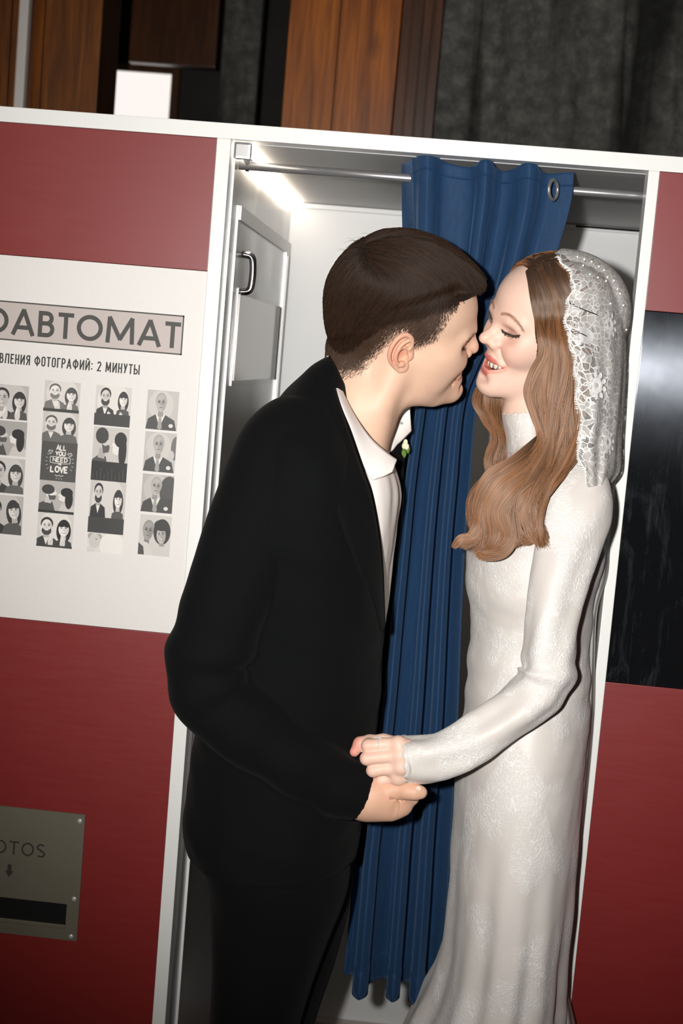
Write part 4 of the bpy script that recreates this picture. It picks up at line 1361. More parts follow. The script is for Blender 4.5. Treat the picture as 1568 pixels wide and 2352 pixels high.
# long hair follows guide paths: (photo column, row, depth); strands are blended between neighbours
def G(pts):
    return [P(*p) for p in pts]
def cap_pt(x, sgn, z):
    """point on the outside of the hair cap"""
    y = np.linspace(0, .12, 200)
    p = np.stack([np.full(200, x), sgn * y, np.full(200, z)], -1)
    d = fc.sample(p)
    i = np.argmax(d > 0.0)
    return b2w(p[i] + np.array([0, sgn * .002, 0]))
def cap_top(x, sgn):
    z = np.linspace(.03, .149, 200)
    p = np.stack([np.full(200, x), np.full(200, sgn * .004), z], -1)
    i = np.argmax(fc.sample(p) > 0)
    return b2w(p[i])
near_g = []
# front strand hugging the face, then progressively further back
lower = [
    [(1232, 770, -.150), (1240, 812, -.152), (1222, 855, -.152), (1212, 900, -.150), (1226, 960, -.150), (1234, 1010, -.158), (1185, 1062, -.180), (1128, 1104, -.190), (1104, 1160, -.192), (1100, 1205, -.192), (1078, 1236, -.195), (1040, 1248, -.200)],
    [(1246, 770, -.158), (1254, 815, -.160), (1238, 860, -.162), (1228, 905, -.162), (1238, 960, -.162), (1242, 1010, -.168), (1200, 1068, -.188), (1150, 1116, -.200), (1128, 1170, -.203), (1130, 1220, -.206), (1118, 1255, -.208), (1106, 1284, -.206)],
    [(1262, 770, -.164), (1268, 820, -.168), (1256, 870, -.170), (1248, 915, -.170), (1252, 965, -.170), (1250, 1015, -.174), (1218, 1074, -.192), (1172, 1122, -.204), (1152, 1178, -.208), (1166, 1225, -.210), (1146, 1262, -.212), (1100, 1266, -.208)],
    [(1278, 775, -.168), (1284, 825, -.172), (1274, 880, -.175), (1266, 925, -.176), (1266, 975, -.176), (1262, 1030, -.180), (1232, 1088, -.196), (1190, 1132, -.208), (1176, 1182, -.212), (1186, 1226, -.216), (1208, 1240, -.216), (1232, 1222, -.214)],
    [(1292, 780, -.168), (1298, 830, -.173), (1292, 885, -.176), (1284, 935, -.178), (1282, 990, -.180), (1268, 1050, -.188), (1240, 1105, -.204), (1220, 1150, -.214), (1212, 1186, -.218), (1222, 1222, -.222), (1240, 1242, -.222), (1256, 1260, -.220)],
    [(1304, 785, -.164), (1312, 835, -.170), (1310, 890, -.174), (1304, 945, -.178), (1300, 1000, -.182), (1282, 1060, -.192), (1252, 1108, -.206), (1232, 1150, -.216), (1222, 1182, -.220), (1226, 1212, -.222), (1240, 1236, -.222), (1252, 1254, -.220)],
    [(1316, 790, -.156), (1326, 840, -.162), (1326, 895, -.168), (1322, 950, -.174), (1318, 1005, -.180), (1300, 1062, -.192), (1268, 1106, -.206), (1244, 1142, -.214), (1230, 1172, -.220), (1230, 1204, -.223), (1242, 1232, -.223), (1253, 1252, -.221)],
    [(1330, 795, -.140), (1340, 845, -.146), (1340, 900, -.152), (1336, 955, -.158), (1330, 1005, -.164), (1318, 1045, -.176), (1290, 1084, -.194), (1262, 1114, -.206), (1240, 1146, -.214), (1232, 1180, -.220), (1238, 1212, -.222), (1248, 1236, -.222)],
]
def hair_hit(u, v, extra=.002):
    """where the line of sight of a photo pixel meets the uncut hair cap"""
    Ys = np.linspace(-.32, .10, 260)
    W = np.array([P(u, v, y) for y in Ys])
    q = w2b(W)
    i = np.clip(((q - fc.lo) / fc.h).round().astype(int), 0, fc.n - 1)
    d = fc.D0[i[:, 0], i[:, 1], i[:, 2]]
    h = np.argmax(d < 0.0) if (d < 0).any() else int(np.argmin(d))
    return P(u, v, Ys[h] - extra)
roots = [(1208, 624), (1217, 618), (1227, 613), (1238, 608), (1250, 604), (1264, 600), (1280, 597), (1298, 598)]
for k_, lw in enumerate(lower):
    t_ = k_ / 7.0
    px = [roots[k_], (1214 + 86 * t_ , 648 - 10 * t_), (1221 + 100 * t_, 690 - 10 * t_), (1228 + 104 * t_, 735)]
    pts = [hair_hit(u, v) for u, v in px]
    for (u, v, y) in lw:
        if v < 905:
            h_ = hair_hit(u, v)
            y = min(y, h_[1])
        pts.append(P(u, v, y))
    near_g.append(spline(pts, 64))
near_g = np.array(near_g)
# far side locks seen past the neck
far_lower = [
    [(1098, 905, -.02), (1112, 960, -.01), (1132, 1000, .0), (1112, 1052, .005), (1120, 1092, .0), (1092, 1140, -.01), (1084, 1190, -.02), (1090, 1230, -.03)],
    [(1120, 905, -.01), (1130, 960, .0), (1146, 1002, .01), (1128, 1054, .01), (1132, 1096, .0), (1108, 1144, -.01), (1098, 1190, -.02), (1104, 1235, -.03)],
    [(1145, 905, .0), (1152, 960, .01), (1162, 1004, .015), (1146, 1056, .015), (1150, 1100, .0), (1128, 1150, -.02), (1116, 1200, -.03), (1120, 1240, -.04)],
    [(1168, 905, .01), (1172, 960, .02), (1176, 1010, .02), (1166, 1060, .015), (1160, 1110, .0), (1146, 1160, -.02), (1136, 1210, -.03), (1136, 1250, -.04)],
]
far_tops = [(.064, [(.062, .082), (.062, .055), (.060, .020), (.056, -.02)]), (.050, [(.046, .085), (.046, .055), (.046, .020), (.044, -.02)]), (.030, [(.026, .085), (.026, .055), (.026, .020), (.026, -.02)]), (.010, [(.0, .085), (.0, .055), (.0, .020), (.0, -.02)])]
far_g = []
for (xt, mids), lw in zip(far_tops, far_lower):
    pts = [cap_top(xt, -1)] + [cap_pt(x, -1, z) for x, z in mids] + G(lw)
    far_g.append(spline(pts, 64))
far_g = np.array(far_g)

def blend_strands(guides, n, rg, thick=.012, wave=.0045, clumps=26, lockw=.55):
    """hairs interpolated across neighbouring guides, gathered into clumps towards the tips"""
    ng, m, _ = guides.shape
    s0 = rg.random(n) * (ng - 1.0001)
    global S0_LAST
    S0_LAST = s0
    cl = np.round(s0 / (ng - 1) * clumps) / clumps * (ng - 1)
    cl = np.clip(cl, 0, ng - 1.0001)
    T = np.linspace(0, 1, m)
    pull = lockw * np.clip((T - .35) / .4, 0, 1)
    out = np.zeros((n, m, 3))
    for j in range(m):
        s_ = s0 * (1 - pull[j]) + cl * pull[j]
        i = np.floor(s_).astype(int); f_ = (s_ - i)[:, None]
        f_ = f_ * f_ * (3 - 2 * f_)
        out[:, j] = guides[i, j] * (1 - f_) + guides[i + 1, j] * f_
    # thickness of the sheet and soft waves
    dpt = rg.normal(size=n)
    cdep = rg.normal(size=clumps + 1) * .0042
    jit = rg.normal(size=(n, 3)) * .0012
    phc = rg.random(clumps + 1) * 6.28
    ci = np.round(s0 / (ng - 1) * clumps).astype(int)
    for j in range(m):
        t_ = T[j]
        grow_ = min(1, t_ / .25)
        off = np.stack([wave * np.sin(t_ * 17 + phc[ci]) * grow_ * (.4 + t_), -np.abs(dpt) * thick * grow_ * (.35 + .65 * min(1, t_ * 1.6)) * .5 + .6 * wave * np.cos(t_ * 19 + phc[ci] * 1.7) * grow_ + cdep[ci] * grow_ * min(1, t_ * 2), 0 * dpt], -1)
        out[:, j] += off + jit * (.3 + t_ * 1.6)
    return out
def lock_shell(name, guides, mat, parent, push=.004):
    ng, m, _ = guides.shape
    fine = np.stack([spline(guides[:, j], 40) for j in range(m)])    # m, 40, 3
    V = fine + np.array([0, push, 0])
    o = mesh_obj(name, V.reshape(-1, 3), grid_faces(m, 40), mat, parent, smooth=True)
    m_ = o.modifiers.new('t', 'SOLIDIFY'); m_.thickness = .006; m_.offset = 0
    return o
def trim(S, rg, lo=.86, cap=None):
    """cut hairs to different lengths by resampling"""
    n, m, _ = S.shape
    cutl = rg.uniform(lo, 1.0, n)
    if cap is not None:
        cutl = np.minimum(cutl, cap)
    idx = np.linspace(0, 1, m)[None, :] * cutl[:, None] * (m - 1)
    i = np.clip(np.floor(idx).astype(int), 0, m - 2); f_ = (idx - i)[..., None]
    r = np.arange(n)[:, None]
    return S[r, i] * (1 - f_) + S[r, i + 1] * f_
lock_shell('hair_locks', near_g[:, :46], M_hairb_base, hair_b)
lock_shell('hair_locks', far_g[:, :48], M_hairb_base, hair_b, .006)
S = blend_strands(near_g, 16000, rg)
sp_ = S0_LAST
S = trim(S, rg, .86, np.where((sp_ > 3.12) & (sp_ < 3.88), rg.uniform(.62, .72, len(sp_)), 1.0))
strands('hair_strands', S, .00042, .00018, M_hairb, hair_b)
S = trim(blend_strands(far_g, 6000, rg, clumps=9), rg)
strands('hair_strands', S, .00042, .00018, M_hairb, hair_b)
# curls at the ends: separate locks
def curl(pts, w, n, rg):
    c = spline([np.append(P(*p), r) for p, r in zip(pts, w)], 40)
    T, N, B = frames(c[:, :3])
    a = rg.random(n) * 6.28; r = np.sqrt(rg.random(n))
    tw = np.linspace(0, 2.2, 40)
    A = a[:, None] + tw[None, :]
    return c[None, :, :3] + (c[None, :, 3] * r[:, None])[..., None] * (np.cos(A)[..., None] * N[None] + np.sin(A)[..., None] * B[None]) + rg.normal(size=(n, 1, 3)) * .0006
curls = [
    ([(1236, 1005, -.170), (1185, 1062, -.192), (1130, 1102, -.202), (1106, 1158, -.204), (1102, 1205, -.204), (1082, 1236, -.208), (1056, 1240, -.212), (1040, 1258, -.212)], [.002, .010, .014, .012, .010, .008, .006, .003], 900),
    ([(1244, 1020, -.175), (1200, 1070, -.198), (1152, 1116, -.210), (1128, 1172, -.214), (1138, 1222, -.216), (1130, 1256, -.218), (1108, 1284, -.216)], [.002, .011, .016, .015, .013, .011, .004], 1300),
    ([(1252, 1030, -.180), (1220, 1080, -.200), (1176, 1126, -.212), (1150, 1180, -.218), (1170, 1228, -.222), (1152, 1262, -.222), (1112, 1272, -.218), (1094, 1264, -.214)], [.002, .011, .017, .015, .012, .012, .008, .003], 1400),
    ([(1262, 1040, -.184), (1234, 1092, -.204), (1194, 1136, -.214), (1178, 1184, -.218), (1188, 1226, -.224), (1212, 1240, -.224), (1232, 1226, -.222), (1234, 1206, -.220)], [.002, .009, .013, .010, .008, .006, .005, .002], 900),
    ([(1268, 1060, -.190), (1242, 1110, -.208), (1222, 1152, -.220), (1210, 1186, -.225), (1220, 1218, -.228), (1238, 1240, -.228), (1256, 1260, -.226)], [.002, .009, .010, .009, .007, .0045, .0015], 800),
]
for pts, w_, n_s in curls:
    S = trim(curl(pts, w_, n_s, rg), rg, .9)
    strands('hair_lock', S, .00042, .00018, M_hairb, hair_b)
# hairs on the crown between parting and veil
pc = sample_surface(Vc, Fc, 9000, rg)
pc = pc[(pc[:, 2] > .02) & (fc.sample(pc) < .004)]
def crown_dir(p):
    s_ = np.where(p[:, 1] >= .002, 1.0, -1.0)
    return np.stack([-.35 + 0 * s_, .75 * s_, -.55 + 0 * s_], -1)
S = grow(fc, pc, crown_dir, 9, rg.uniform(.03, .05, len(pc)), .0003, .0022, rg, .05)
strands('hair_strands', b2w(S.reshape(-1, 3)).reshape(S.shape), .00040, .0002, M_hairb, hair_b)

# ------------------------------------------------------------------ the bride: hand, body, dress
def bride_hand():
    q = lambda u, v, dy=0.0: P(u, v, YH + dy)
    lo = np.minimum(q(800, 1830), q(1010, 1670)) - .01; hi = np.maximum(q(800, 1830), q(1010, 1670)) + .01
    lo[1] = YH - .05; hi[1] = YH + .07
    f = Field(lo, hi, .0011)
    mcp = [(914, 1708, -.014), (918, 1735, -.020), (920, 1762, -.020), (914, 1787, -.012)]
    pip = [(845, 1713, -.014), (842, 1742, -.020), (856, 1770, -.018), (876, 1791, -.008)]
    wr = [(985, 1735, .002), (985, 1745, -.004), (985, 1755, -.004), (985, 1765, .004)]
    for a, b, w_, r in zip(mcp, pip, wr, (.0088, .0090, .0086, .0076)):
        f.chain([q(*w_), q(*a)], [.013, .0108], .012)
        a_ = q(*a); b_ = q(*b)
        m_ = a_ * .5 + b_ * .5 + np.array([0, .001, 0])
        f.chain([a_, m_, b_], [r * 1.12, r * 1.0, r * 1.05], .0035, .003)
        c_ = b_ + np.array([.002, .024, -.002]); d_ = c_ + np.array([.020, .010, -.001])
        f.chain([b_, c_, d_], [r * 1.02, r * .92, r * .8], .003, .003)
    f.chain([q(950, 1745, .012), q(900, 1745, .010), q(880, 1745, .012)], [.020, .020, .014], .012)         # palm
    f.chain([q(930, 1715, .010), q(880, 1704, .014), q(848, 1704, .012), q(826, 1707, .010), q(814, 1727, .006)], [.013, .0105, .0088, .0080, .0070], .006, .006)   # thumb
    for a in mcp:
        f.sph(q(a[0] + 2, a[1], a[2] - .004), .0075, .008)
    return f
f = bride_hand()
Vq, Fq = f.mesh(); Vq = smooth_mesh(Vq, Fq, 2, .5)
cq = np.tile(col(238, 200, 180), (len(Vq), 1))
w = np.clip((P(836, 1720, YH)[0] - Vq[:, 0]) / .012, 0, 1)[:, None] * .75
cq = cq * (1 - w) + col(222, 128, 108) * w
for (u_, v_) in ((842, 1712), (838, 1742), (852, 1770)):
    w = np.exp(-((Vq - P(u_, v_, YH - .02)) ** 2).sum(1) / (2 * .008 ** 2))[:, None] * .3
    cq = cq * (1 - w) + col(226, 160, 138) * w
bride_parts.append((Vq, Fq, cq))
chains = [([P(1230, 1120, -.045), P(1240, 1210, -.05), P(1210, 1400, -.05), P(1200, 1650, -.06), P(1190, 1850, -.06)], [.035, .07, .068, .075, .085], .05),
          ([P(1316, 1150, -.15), P(1302, 1240, -.190), P(1282, 1330, -.212), P(1266, 1430, -.226), P(1259, 1510, -.234), P(1250, 1562, -.238), P(1215, 1606, -.240), P(1160, 1650, -.242), P(1090, 1698, -.244), P(1030, 1730, -.246), P(985, 1745, YH)], [.025, .025, .022, .019, .016, .015, .015, .016, .017, .018, .018], .01),
          ([P(1230, 1120, .03), P(1200, 1330, .05), P(1190, 1540, .05), P(1120, 1690, .0)], [.035, .03, .026, .02], .03),
          ([P(1170, 1850, -.08), P(1160, 2200, -.08), (.10, -.08, .50), (.09, -.08, .08)], [.06, .05, .042, .03], .03), ([P(1220, 1850, -.04), P(1210, 2200, -.04), (.14, -.03, .50), (.13, -.02, .08)], [.06, .05, .042, .03], .03)]
Vb, Fb = limb_body(chains, (-.12, -.31, .03), (.34, .12, 1.66))
bride_parts.append((Vb, Fb, np.tile(col(240, 208, 192), (len(Vb), 1))))
finish_body(bride_parts, bride)

def lace_dress_mat(name, patch_lo=.47, patch_hi=.58):
    t = NT(name)
    v = t.coord()
    wv = t.n('ShaderNodeVectorMath', {'operation': 'ADD'}, _0=v, _1=t.n('ShaderNodeVectorMath', {'operation': 'SCALE'}, _0=t.noise(v, 45.0, 2.0, 0.5, 0, 1), Scale=0.012).outputs[0]).outputs[0]
    def ridge(scale, width):
        n_ = t.noise(wv, scale, 2.0, 0.5, 0.4)
        return t.math('SUBTRACT', 1.0, t.math('DIVIDE', t.math('ABSOLUTE', t.math('SUBTRACT', n_, 0.5)), width), clamp=True)
    r1 = ridge(95.0, .045); r2 = ridge(190.0, .06)
    edge = t.voronoi(wv, 85.0, 'DISTANCE_TO_EDGE')
    r3 = t.math('SUBTRACT', 1.0, t.math('DIVIDE', edge, .10), clamp=True)
    thr = t.math('MAXIMUM', t.math('MAXIMUM', r1, t.math('MULTIPLY', r2, .7)), t.math('MULTIPLY', r3, .8))
    patch = t.ramp(t.noise(t.mapping(v, scale=(1, 1, .6)), 15.0, 2.0, 0.5, 0.5), [(patch_lo, (0, 0, 0)), (patch_hi, (1, 1, 1))])
    fill = t.math('MULTIPLY', patch, .28)
    lace = t.math('MAXIMUM', t.math('MULTIPLY', thr, patch), fill)
    net = t.voronoi(v, 900.0, 'DISTANCE_TO_EDGE')
    c = t.mix(lace, rgb(214, 206, 199), rgb(246, 244, 240))
    c = t.mix(t.math('MULTIPLY', t.math('LESS_THAN', net, .12), .22), c, rgb(244, 242, 238))
    h = t.math('ADD', t.math('MULTIPLY', lace, 1.0), t.math('MULTIPLY', net, .12))
    b = t.bsdf(Base_Color=c, Roughness=t.mix(lace, (.42,) * 3 + (1,), (.75,) * 3 + (1,)), Normal=t.bump(h, .45, .0025))
    t.set(b, 'Sheen Weight', 0.15)
    return t.done(b)
M_dress = lace_dress_mat('white_lace_over_satin')
M_sleeve = lace_dress_mat('sheer_lace_sleeve', .45, .55)

DR = [(1172, 1012, 1262, 1000, -.045, .052), (1166, 1050, 1306, 1036, -.047, .085), (1130, 1110, 1352, 1080, -.05, .130), (1094, 1180, 1380, 1150, -.05, .150), (1074, 1250, 1388, 1235, -.05, .150), (1073, 1320, 1376, 1315, -.05, .142), (1078, 1400, 1362, 1405, -.05, .128),
      (1080, 1470, 1354, 1480, -.05, .120), (1070, 1550, 1354, 1556, -.055, .125), (1059, 1640, 1352, 1645, -.058, .142), (1048, 1760, 1340, 1765, -.06, .158), (1041, 1880, 1331, 1885, -.06, .165),
      (1032, 2010, 1318, 2010, -.06, .168), (1021, 2140, 1304, 2140, -.06, .172), (992, 2250, 1297, 2250, -.06, .178), (940, 2352, 1292, 2352, -.06, .19)]
raw = []
for r in DR:
    L = P(r[0], r[1], r[4]); R = P(r[2], r[3], r[4]); raw.append(np.concatenate([L, R, [r[5]]]))
for x0, x1, z, hd in ((-.04, .245, .42, .20), (-.075, .262, .22, .215), (-.10, .268, .012, .225)):
    raw.append(np.array([x0, -.06, z, x1, -.06, z, hd]))
n_, sg_ = 210, 220
raw = spline(raw, n_)
a = np.linspace(0, 2 * np.pi, sg_, endpoint=False)
c = (raw[:, :3] + raw[:, 3:6]) / 2; ax = (raw[:, 3:6] - raw[:, :3]) / 2
VD = c[:, None, :] + np.cos(a)[None, :, None] * ax[:, None, :] - np.sin(a)[None, :, None] * raw[:, 6][:, None, None] * np.array([0, 1, 0])
ND = grid_normals(VD)
zz = VD[..., 2]
skirt = np.clip((1.02 - zz) / .45, 0, 1)
bod = np.clip((zz - 1.02) / .1, 0, 1)
A_ = a[None, :]
d_ = skirt * .0065 * np.sin(A_ * 9 + 1.2 * np.sin(zz * 5)) + skirt * .003 * np.sin(A_ * 17 + 2.0 * zz)
d_ += bod * .0028 * vnoise(VD * np.array([.6, .6, 1.6]), 42, 21) + .0022 * vnoise(VD, 34, 8)
waist = np.exp(-((zz - 1.19) / .05) ** 2)
d_ += waist * .0014 * np.sin(zz * 120 + 2 * np.sin(A_ * 2))
VD = VD + ND * d_[..., None]
dv, df = capped(VD)
dress = mesh_obj('dress', dv, df, M_dress, bride, smooth=True)
dress['label'] = 'white lace dress with high collar and long sleeves'

def sleeve_geo(path_px, radii, n=120, seg=80, seed=4):
    S_ = ring_tube(path_px, radii, n, seg)
    N_ = grid_normals(S_)
    ts = np.linspace(0, 1, n)[:, None]; aa = np.linspace(0, 2 * np.pi, seg, endpoint=False)[None, :]
    d = .0024 * np.sin(aa * 3 + 9 * ts + .8 * np.sin(8 * ts)) + .0016 * np.sin(aa * 5 - 14 * ts) + .0020 * vnoise(S_, 45, seed)
    d += .0034 * np.exp(-((ts - .52) / .06) ** 2) * np.sin(75 * ts + 1.5 * np.cos(aa))
    d *= np.clip(ts / .06, 0, 1)
    return S_ + N_ * d[..., None]
SB = sleeve_geo([(1316, 1100, -.125), (1322, 1160, -.165), (1302, 1240, -.190), (1282, 1330, -.212), (1266, 1430, -.226), (1259, 1510, -.234), (1250, 1562, -.238), (1215, 1606, -.240), (1160, 1650, -.242), (1090, 1698, -.244), (1030, 1730, -.246), (985, 1742, -.247), (933, 1746, -.248)],
                [.045, .050, .045, .040, .0365, .036, .036, .034, .032, .0315, .032, .0325, .0325])
sl = mesh_obj('sleeve', SB.reshape(-1, 3), grid_faces(120, 80, True), M_sleeve, dress, smooth=True)
m_ = sl.modifiers.new('t', 'SOLIDIFY'); m_.thickness = .0012; m_.offset = 0
# lace edging of the cuff
end = SB[-1]; prev = SB[-4]
ce_ = end.mean(0)
cuffV = []
for k_, (sc, st) in enumerate(((1.0, -.006), (1.03, -.002), (1.06, .003))):
    dirv = (end - prev).mean(0); dirv /= np.linalg.norm(dirv)
    ring = ce_ + (end - ce_) * sc + dirv * st
    if k_ == 2:
        ring = ring + dirv * (.0022 * np.sin(np.arange(80) / 80 * 2 * np.pi * 14))[:, None]
    cuffV.append(ring)
cf = mesh_obj('cuff_lace', np.array(cuffV).reshape(-1, 3), grid_faces(3, 80, True), M_dress, dress, smooth=True)
m_ = cf.modifiers.new('t', 'SOLIDIFY'); m_.thickness = .0012
# fold line where the cuff overlaps the sleeve
SF = ring_tube([(1215, 1130, .04), (1205, 1330, .06), (1195, 1540, .06), (1130, 1690, .01)], [.05, .04, .036, .03], 60, 48)
mesh_obj('sleeve', SF.reshape(-1, 3), grid_faces(60, 48, True), M_sleeve, dress, smooth=True)
# standing lace collar with a scalloped rim
CL = loft([(1153, 950, 1272, 938, -.043, .052), (1156, 972, 1272, 960, -.043, .0520), (1164, 1000, 1264, 990, -.045, .052), (1166, 1040, 1276, 1028, -.046, .060)], 24, 120, 2.0)
CL[0] += (np.array([0, 0, .0022]) * np.sin(np.arange(120) / 120 * 2 * np.pi * 18)[:, None])
CL += grid_normals(CL) * (.0012 * vnoise(CL, 120, 3))[..., None]
co = mesh_obj('lace_collar', CL.reshape(-1, 3), grid_faces(24, 120, True), M_dress, dress, smooth=True)
m_ = co.modifiers.new('t', 'SOLIDIFY'); m_.thickness = .0012; m_.offset = 0

# engagement ring
M_silver = simple('silver', rgb(235, 235, 238), .15, .35)
ringt = thing('ring', 'thin silver ring with clear stones on the bride\'s finger', 'ring', tuple(P(866, 1696, YH)))
a = np.linspace(0, 2 * np.pi, 33)
rc = P(868, 1711, YH - .014)
V, F = tube_geo(np.array([rc + np.array([0, .0098 * math.sin(q), .0098 * math.cos(q)]) for q in a]), .0007, 8, caps=False)
mesh_obj('band', V, F, M_silver, ringt, smooth=True)
for k_ in range(3):
    bm = bmesh.new(); bmesh.ops.create_icosphere(bm, subdivisions=1, radius=.0015)
    for q_ in bm.verts:
        q_.co += Vector(rc) + Vector(((k_ - 1) * .0024, 0, .0104))
    me = bpy.data.meshes.new('stone'); bm.to_mesh(me); bm.free(); me.materials.append(M_silver)
    o = bpy.data.objects.new('stone', me); scene.collection.objects.link(o); attach(o, ringt)

# ------------------------------------------------------------------ veil
def veil_mat():
    t = NT('veil_lace')
    uv = t.coord('UV')
    wv = t.n('ShaderNodeVectorMath', {'operation': 'ADD'}, _0=uv, _1=t.n('ShaderNodeVectorMath', {'operation': 'SCALE'}, _0=t.noise(uv, 60.0, 1.0, 0.5, 0, 1), Scale=0.010).outputs[0]).outputs[0]
    e1 = t.voronoi(wv, 100.0, 'DISTANCE_TO_EDGE')
    outl = t.math('LESS_THAN', e1, .07)
    e1b = t.voronoi(wv, 190.0, 'DISTANCE_TO_EDGE')
    vein = t.math('LESS_THAN', e1b, .045)
    kind = t.n('ShaderNodeSeparateColor', _0=t.voronoi(wv, 100.0, 'F1', 1)).outputs[0]
    petal = t.math('GREATER_THAN', kind, .42)
    net = t.math('LESS_THAN', t.voronoi(t.mapping(uv, rot=(0, 0, .6)), 560.0, 'DISTANCE_TO_EDGE', rand=.35), .13)
    fl = t.voronoi(uv, 13.0, 'F1', rand=.9)
    flower = t.math('LESS_THAN', fl, .20)
    a_ = t.math('MAXIMUM', t.math('MULTIPLY', petal, .66), t.math('MULTIPLY', net, .85))
    a_ = t.math('MAXIMUM', a_, t.math('MULTIPLY', vein, t.math('MULTIPLY', petal, .8)))
    a_ = t.math('MAXIMUM', a_, outl)
    a_ = t.math('MAXIMUM', a_, t.math('MULTIPLY', flower, .9))
    c = t.mix(t.math('MAXIMUM', outl, flower), rgb(226, 223, 218), rgb(248, 247, 244))
    d = t.n('ShaderNodeBsdfDiffuse', Color=c)
    tl = t.n('ShaderNodeBsdfTranslucent', Color=c)
    sh = t.n('ShaderNodeMixShader', _0=.25, _1=d, _2=tl)
    tr = t.n('ShaderNodeBsdfTransparent')
    return t.done(t.n('ShaderNodeMixShader', _0=a_, _1=tr, _2=sh))
def tulle_mat(name, a_):
    t = NT(name)
    uv = t.coord('UV')
    f = t.noise(t.mapping(uv, scale=(18, 2, 1)), 3.0, 3.0)
    al = t.n('ShaderNodeMapRange', _0=f, _1=.3, _2=.7, _3=a_ * .75, _4=a_ * 1.25).outputs[0]
    c = rgb(236, 234, 230)
    sh = t.n('ShaderNodeMixShader', _0=.35, _1=t.n('ShaderNodeBsdfDiffuse', Color=c), _2=t.n('ShaderNodeBsdfTranslucent', Color=c))
    return t.done(t.n('ShaderNodeMixShader', _0=al, _1=t.n('ShaderNodeBsdfTransparent'), _2=sh))
M_veil = veil_mat(); M_tulle = tulle_mat('tulle', .6)
M_thread = simple('white_thread', rgb(245, 244, 240), .7)
veil = thing('veil', 'white lace bridal veil pinned over the back of the bride\'s hair', 'veil', tuple(P(1400, 1080, -.05)))
VR = [((1272, 590), (1288, 587), -.10, -.06), ((1298, 608), (1345, 600), -.135, -.055), ((1316, 638), (1388, 622), -.160, -.05), ((1316, 666), (1413, 650), -.172, -.05), ((1306, 695), (1429, 690), -.180, -.05),
      ((1301, 730), (1435, 732), -.188, -.05), ((1306, 765), (1438, 778), -.192, -.05), ((1317, 805), (1439, 826), -.195, -.05), ((1324, 850), (1438, 872), -.197, -.05), ((1326, 900), (1435, 922), -.198, -.05),
      ((1331, 960), (1432, 972), -.200, -.05), ((1328, 1012), (1430, 1018), -.205, -.05), ((1334, 1062), (1427, 1082), -.212, -.05), ((1352, 1118), (1405, 1112), -.215, -.06)]
NR, NCn = 120, 90
rr = spline([np.array([a_[0], a_[1], b_[0], b_[1], y0, y1], float) for a_, b_, y0, y1 in VR], NR)
VV = np.zeros((NR, NCn, 3)); UVv = np.zeros((NR, NCn, 2))
for i in range(NR):
    uF, vF, uB, vB, yn, yb = rr[i]
    sc = 4.0 * math.sin(i * NR / NR * .52) * min(1, i / 6)     # scalloped front edge
    for j in range(NCn):
        s_ = j / (NCn - 1) * 1.75
        th = s_ * math.pi / 2
        k_ = math.sin(min(th, math.pi / 2)) if s_ <= 1 else math.sin(th)
        u_ = uF + sc * max(0, 1 - s_ * 5) + (uB - uF) * k_
        v_ = vF + (vB - vF) * k_
        y_ = yb + (yn - yb) * math.cos(th) if s_ <= 1 else yb - (yn - yb) * .9 * -math.cos(th) * -1
        VV[i, j] = P(u_, v_, y_)
# drape: keep outside the hair, add soft folds
q = w2b(VV.reshape(-1, 3))
for _ in range(3):
    inside_box = ((q > fc.lo + .006) & (q < fc.lo + fc.h * (fc.n - 4))).all(1)
    tmp = fc.D; fc.D = fc.D0
    d0 = fc.sample(q); g0 = fc.grad(q)
    fc.D = tmp
    push = np.where(inside_box & (d0 < .005), .005 - d0, 0)[:, None]
    q = q + g0 * push
VV = b2w(q).reshape(VV.shape)
ii = np.linspace(0, 1, NR)[:, None]; jj = np.linspace(0, 1.75, NCn)[None, :]
fold = .0035 * np.clip(ii * 2 - .5, 0, 1) * np.sin(jj * 16 + 2 * np.sin(ii * 7)) + .002 * np.sin(jj * 31 + ii * 9) * np.clip(ii * 2 - .3, 0, 1)
VV[..., 1] -= fold
du_ = np.concatenate([np.zeros((NR, 1)), np.cumsum(np.linalg.norm(np.diff(VV, axis=1), axis=2), 1)], 1)
dv_ = np.concatenate([np.zeros((1, NCn)), np.cumsum(np.linalg.norm(np.diff(VV, axis=0), axis=2), 0)], 0)
UVv[..., 0] = du_; UVv[..., 1] = dv_.mean(1, keepdims=True)
vl = mesh_obj('lace', VV.reshape(-1, 3), grid_faces(NR, NCn), M_veil, veil, smooth=True, uv=UVv.reshape(-1, 2))
# eyelash fringe along the scalloped edge
E0 = VV[:, 0]; E1 = VV[:, 2]
out = E0 - E1; out /= np.linalg.norm(out, axis=1)[:, None]
idx = np.linspace(3, NR - 2, 360)
i0 = np.floor(idx).astype(int); fr = (idx - i0)[:, None]
base = E0[i0] * (1 - fr) + E0[np.minimum(i0 + 1, NR - 1)] * fr
o2 = out[i0] + rg.normal(size=(360, 3)) * .12
ln = (.0035 + .0020 * np.sin(idx * .52 + .6) + rg.random(360) * .001)[:, None]
S = np.stack([base - o2 * .001, base + o2 * ln * .5, base + o2 * ln + np.array([0, 0, -.0004])], 1)
strands('eyelash_fringe', S, .00035, .00025, M_thread, vl)
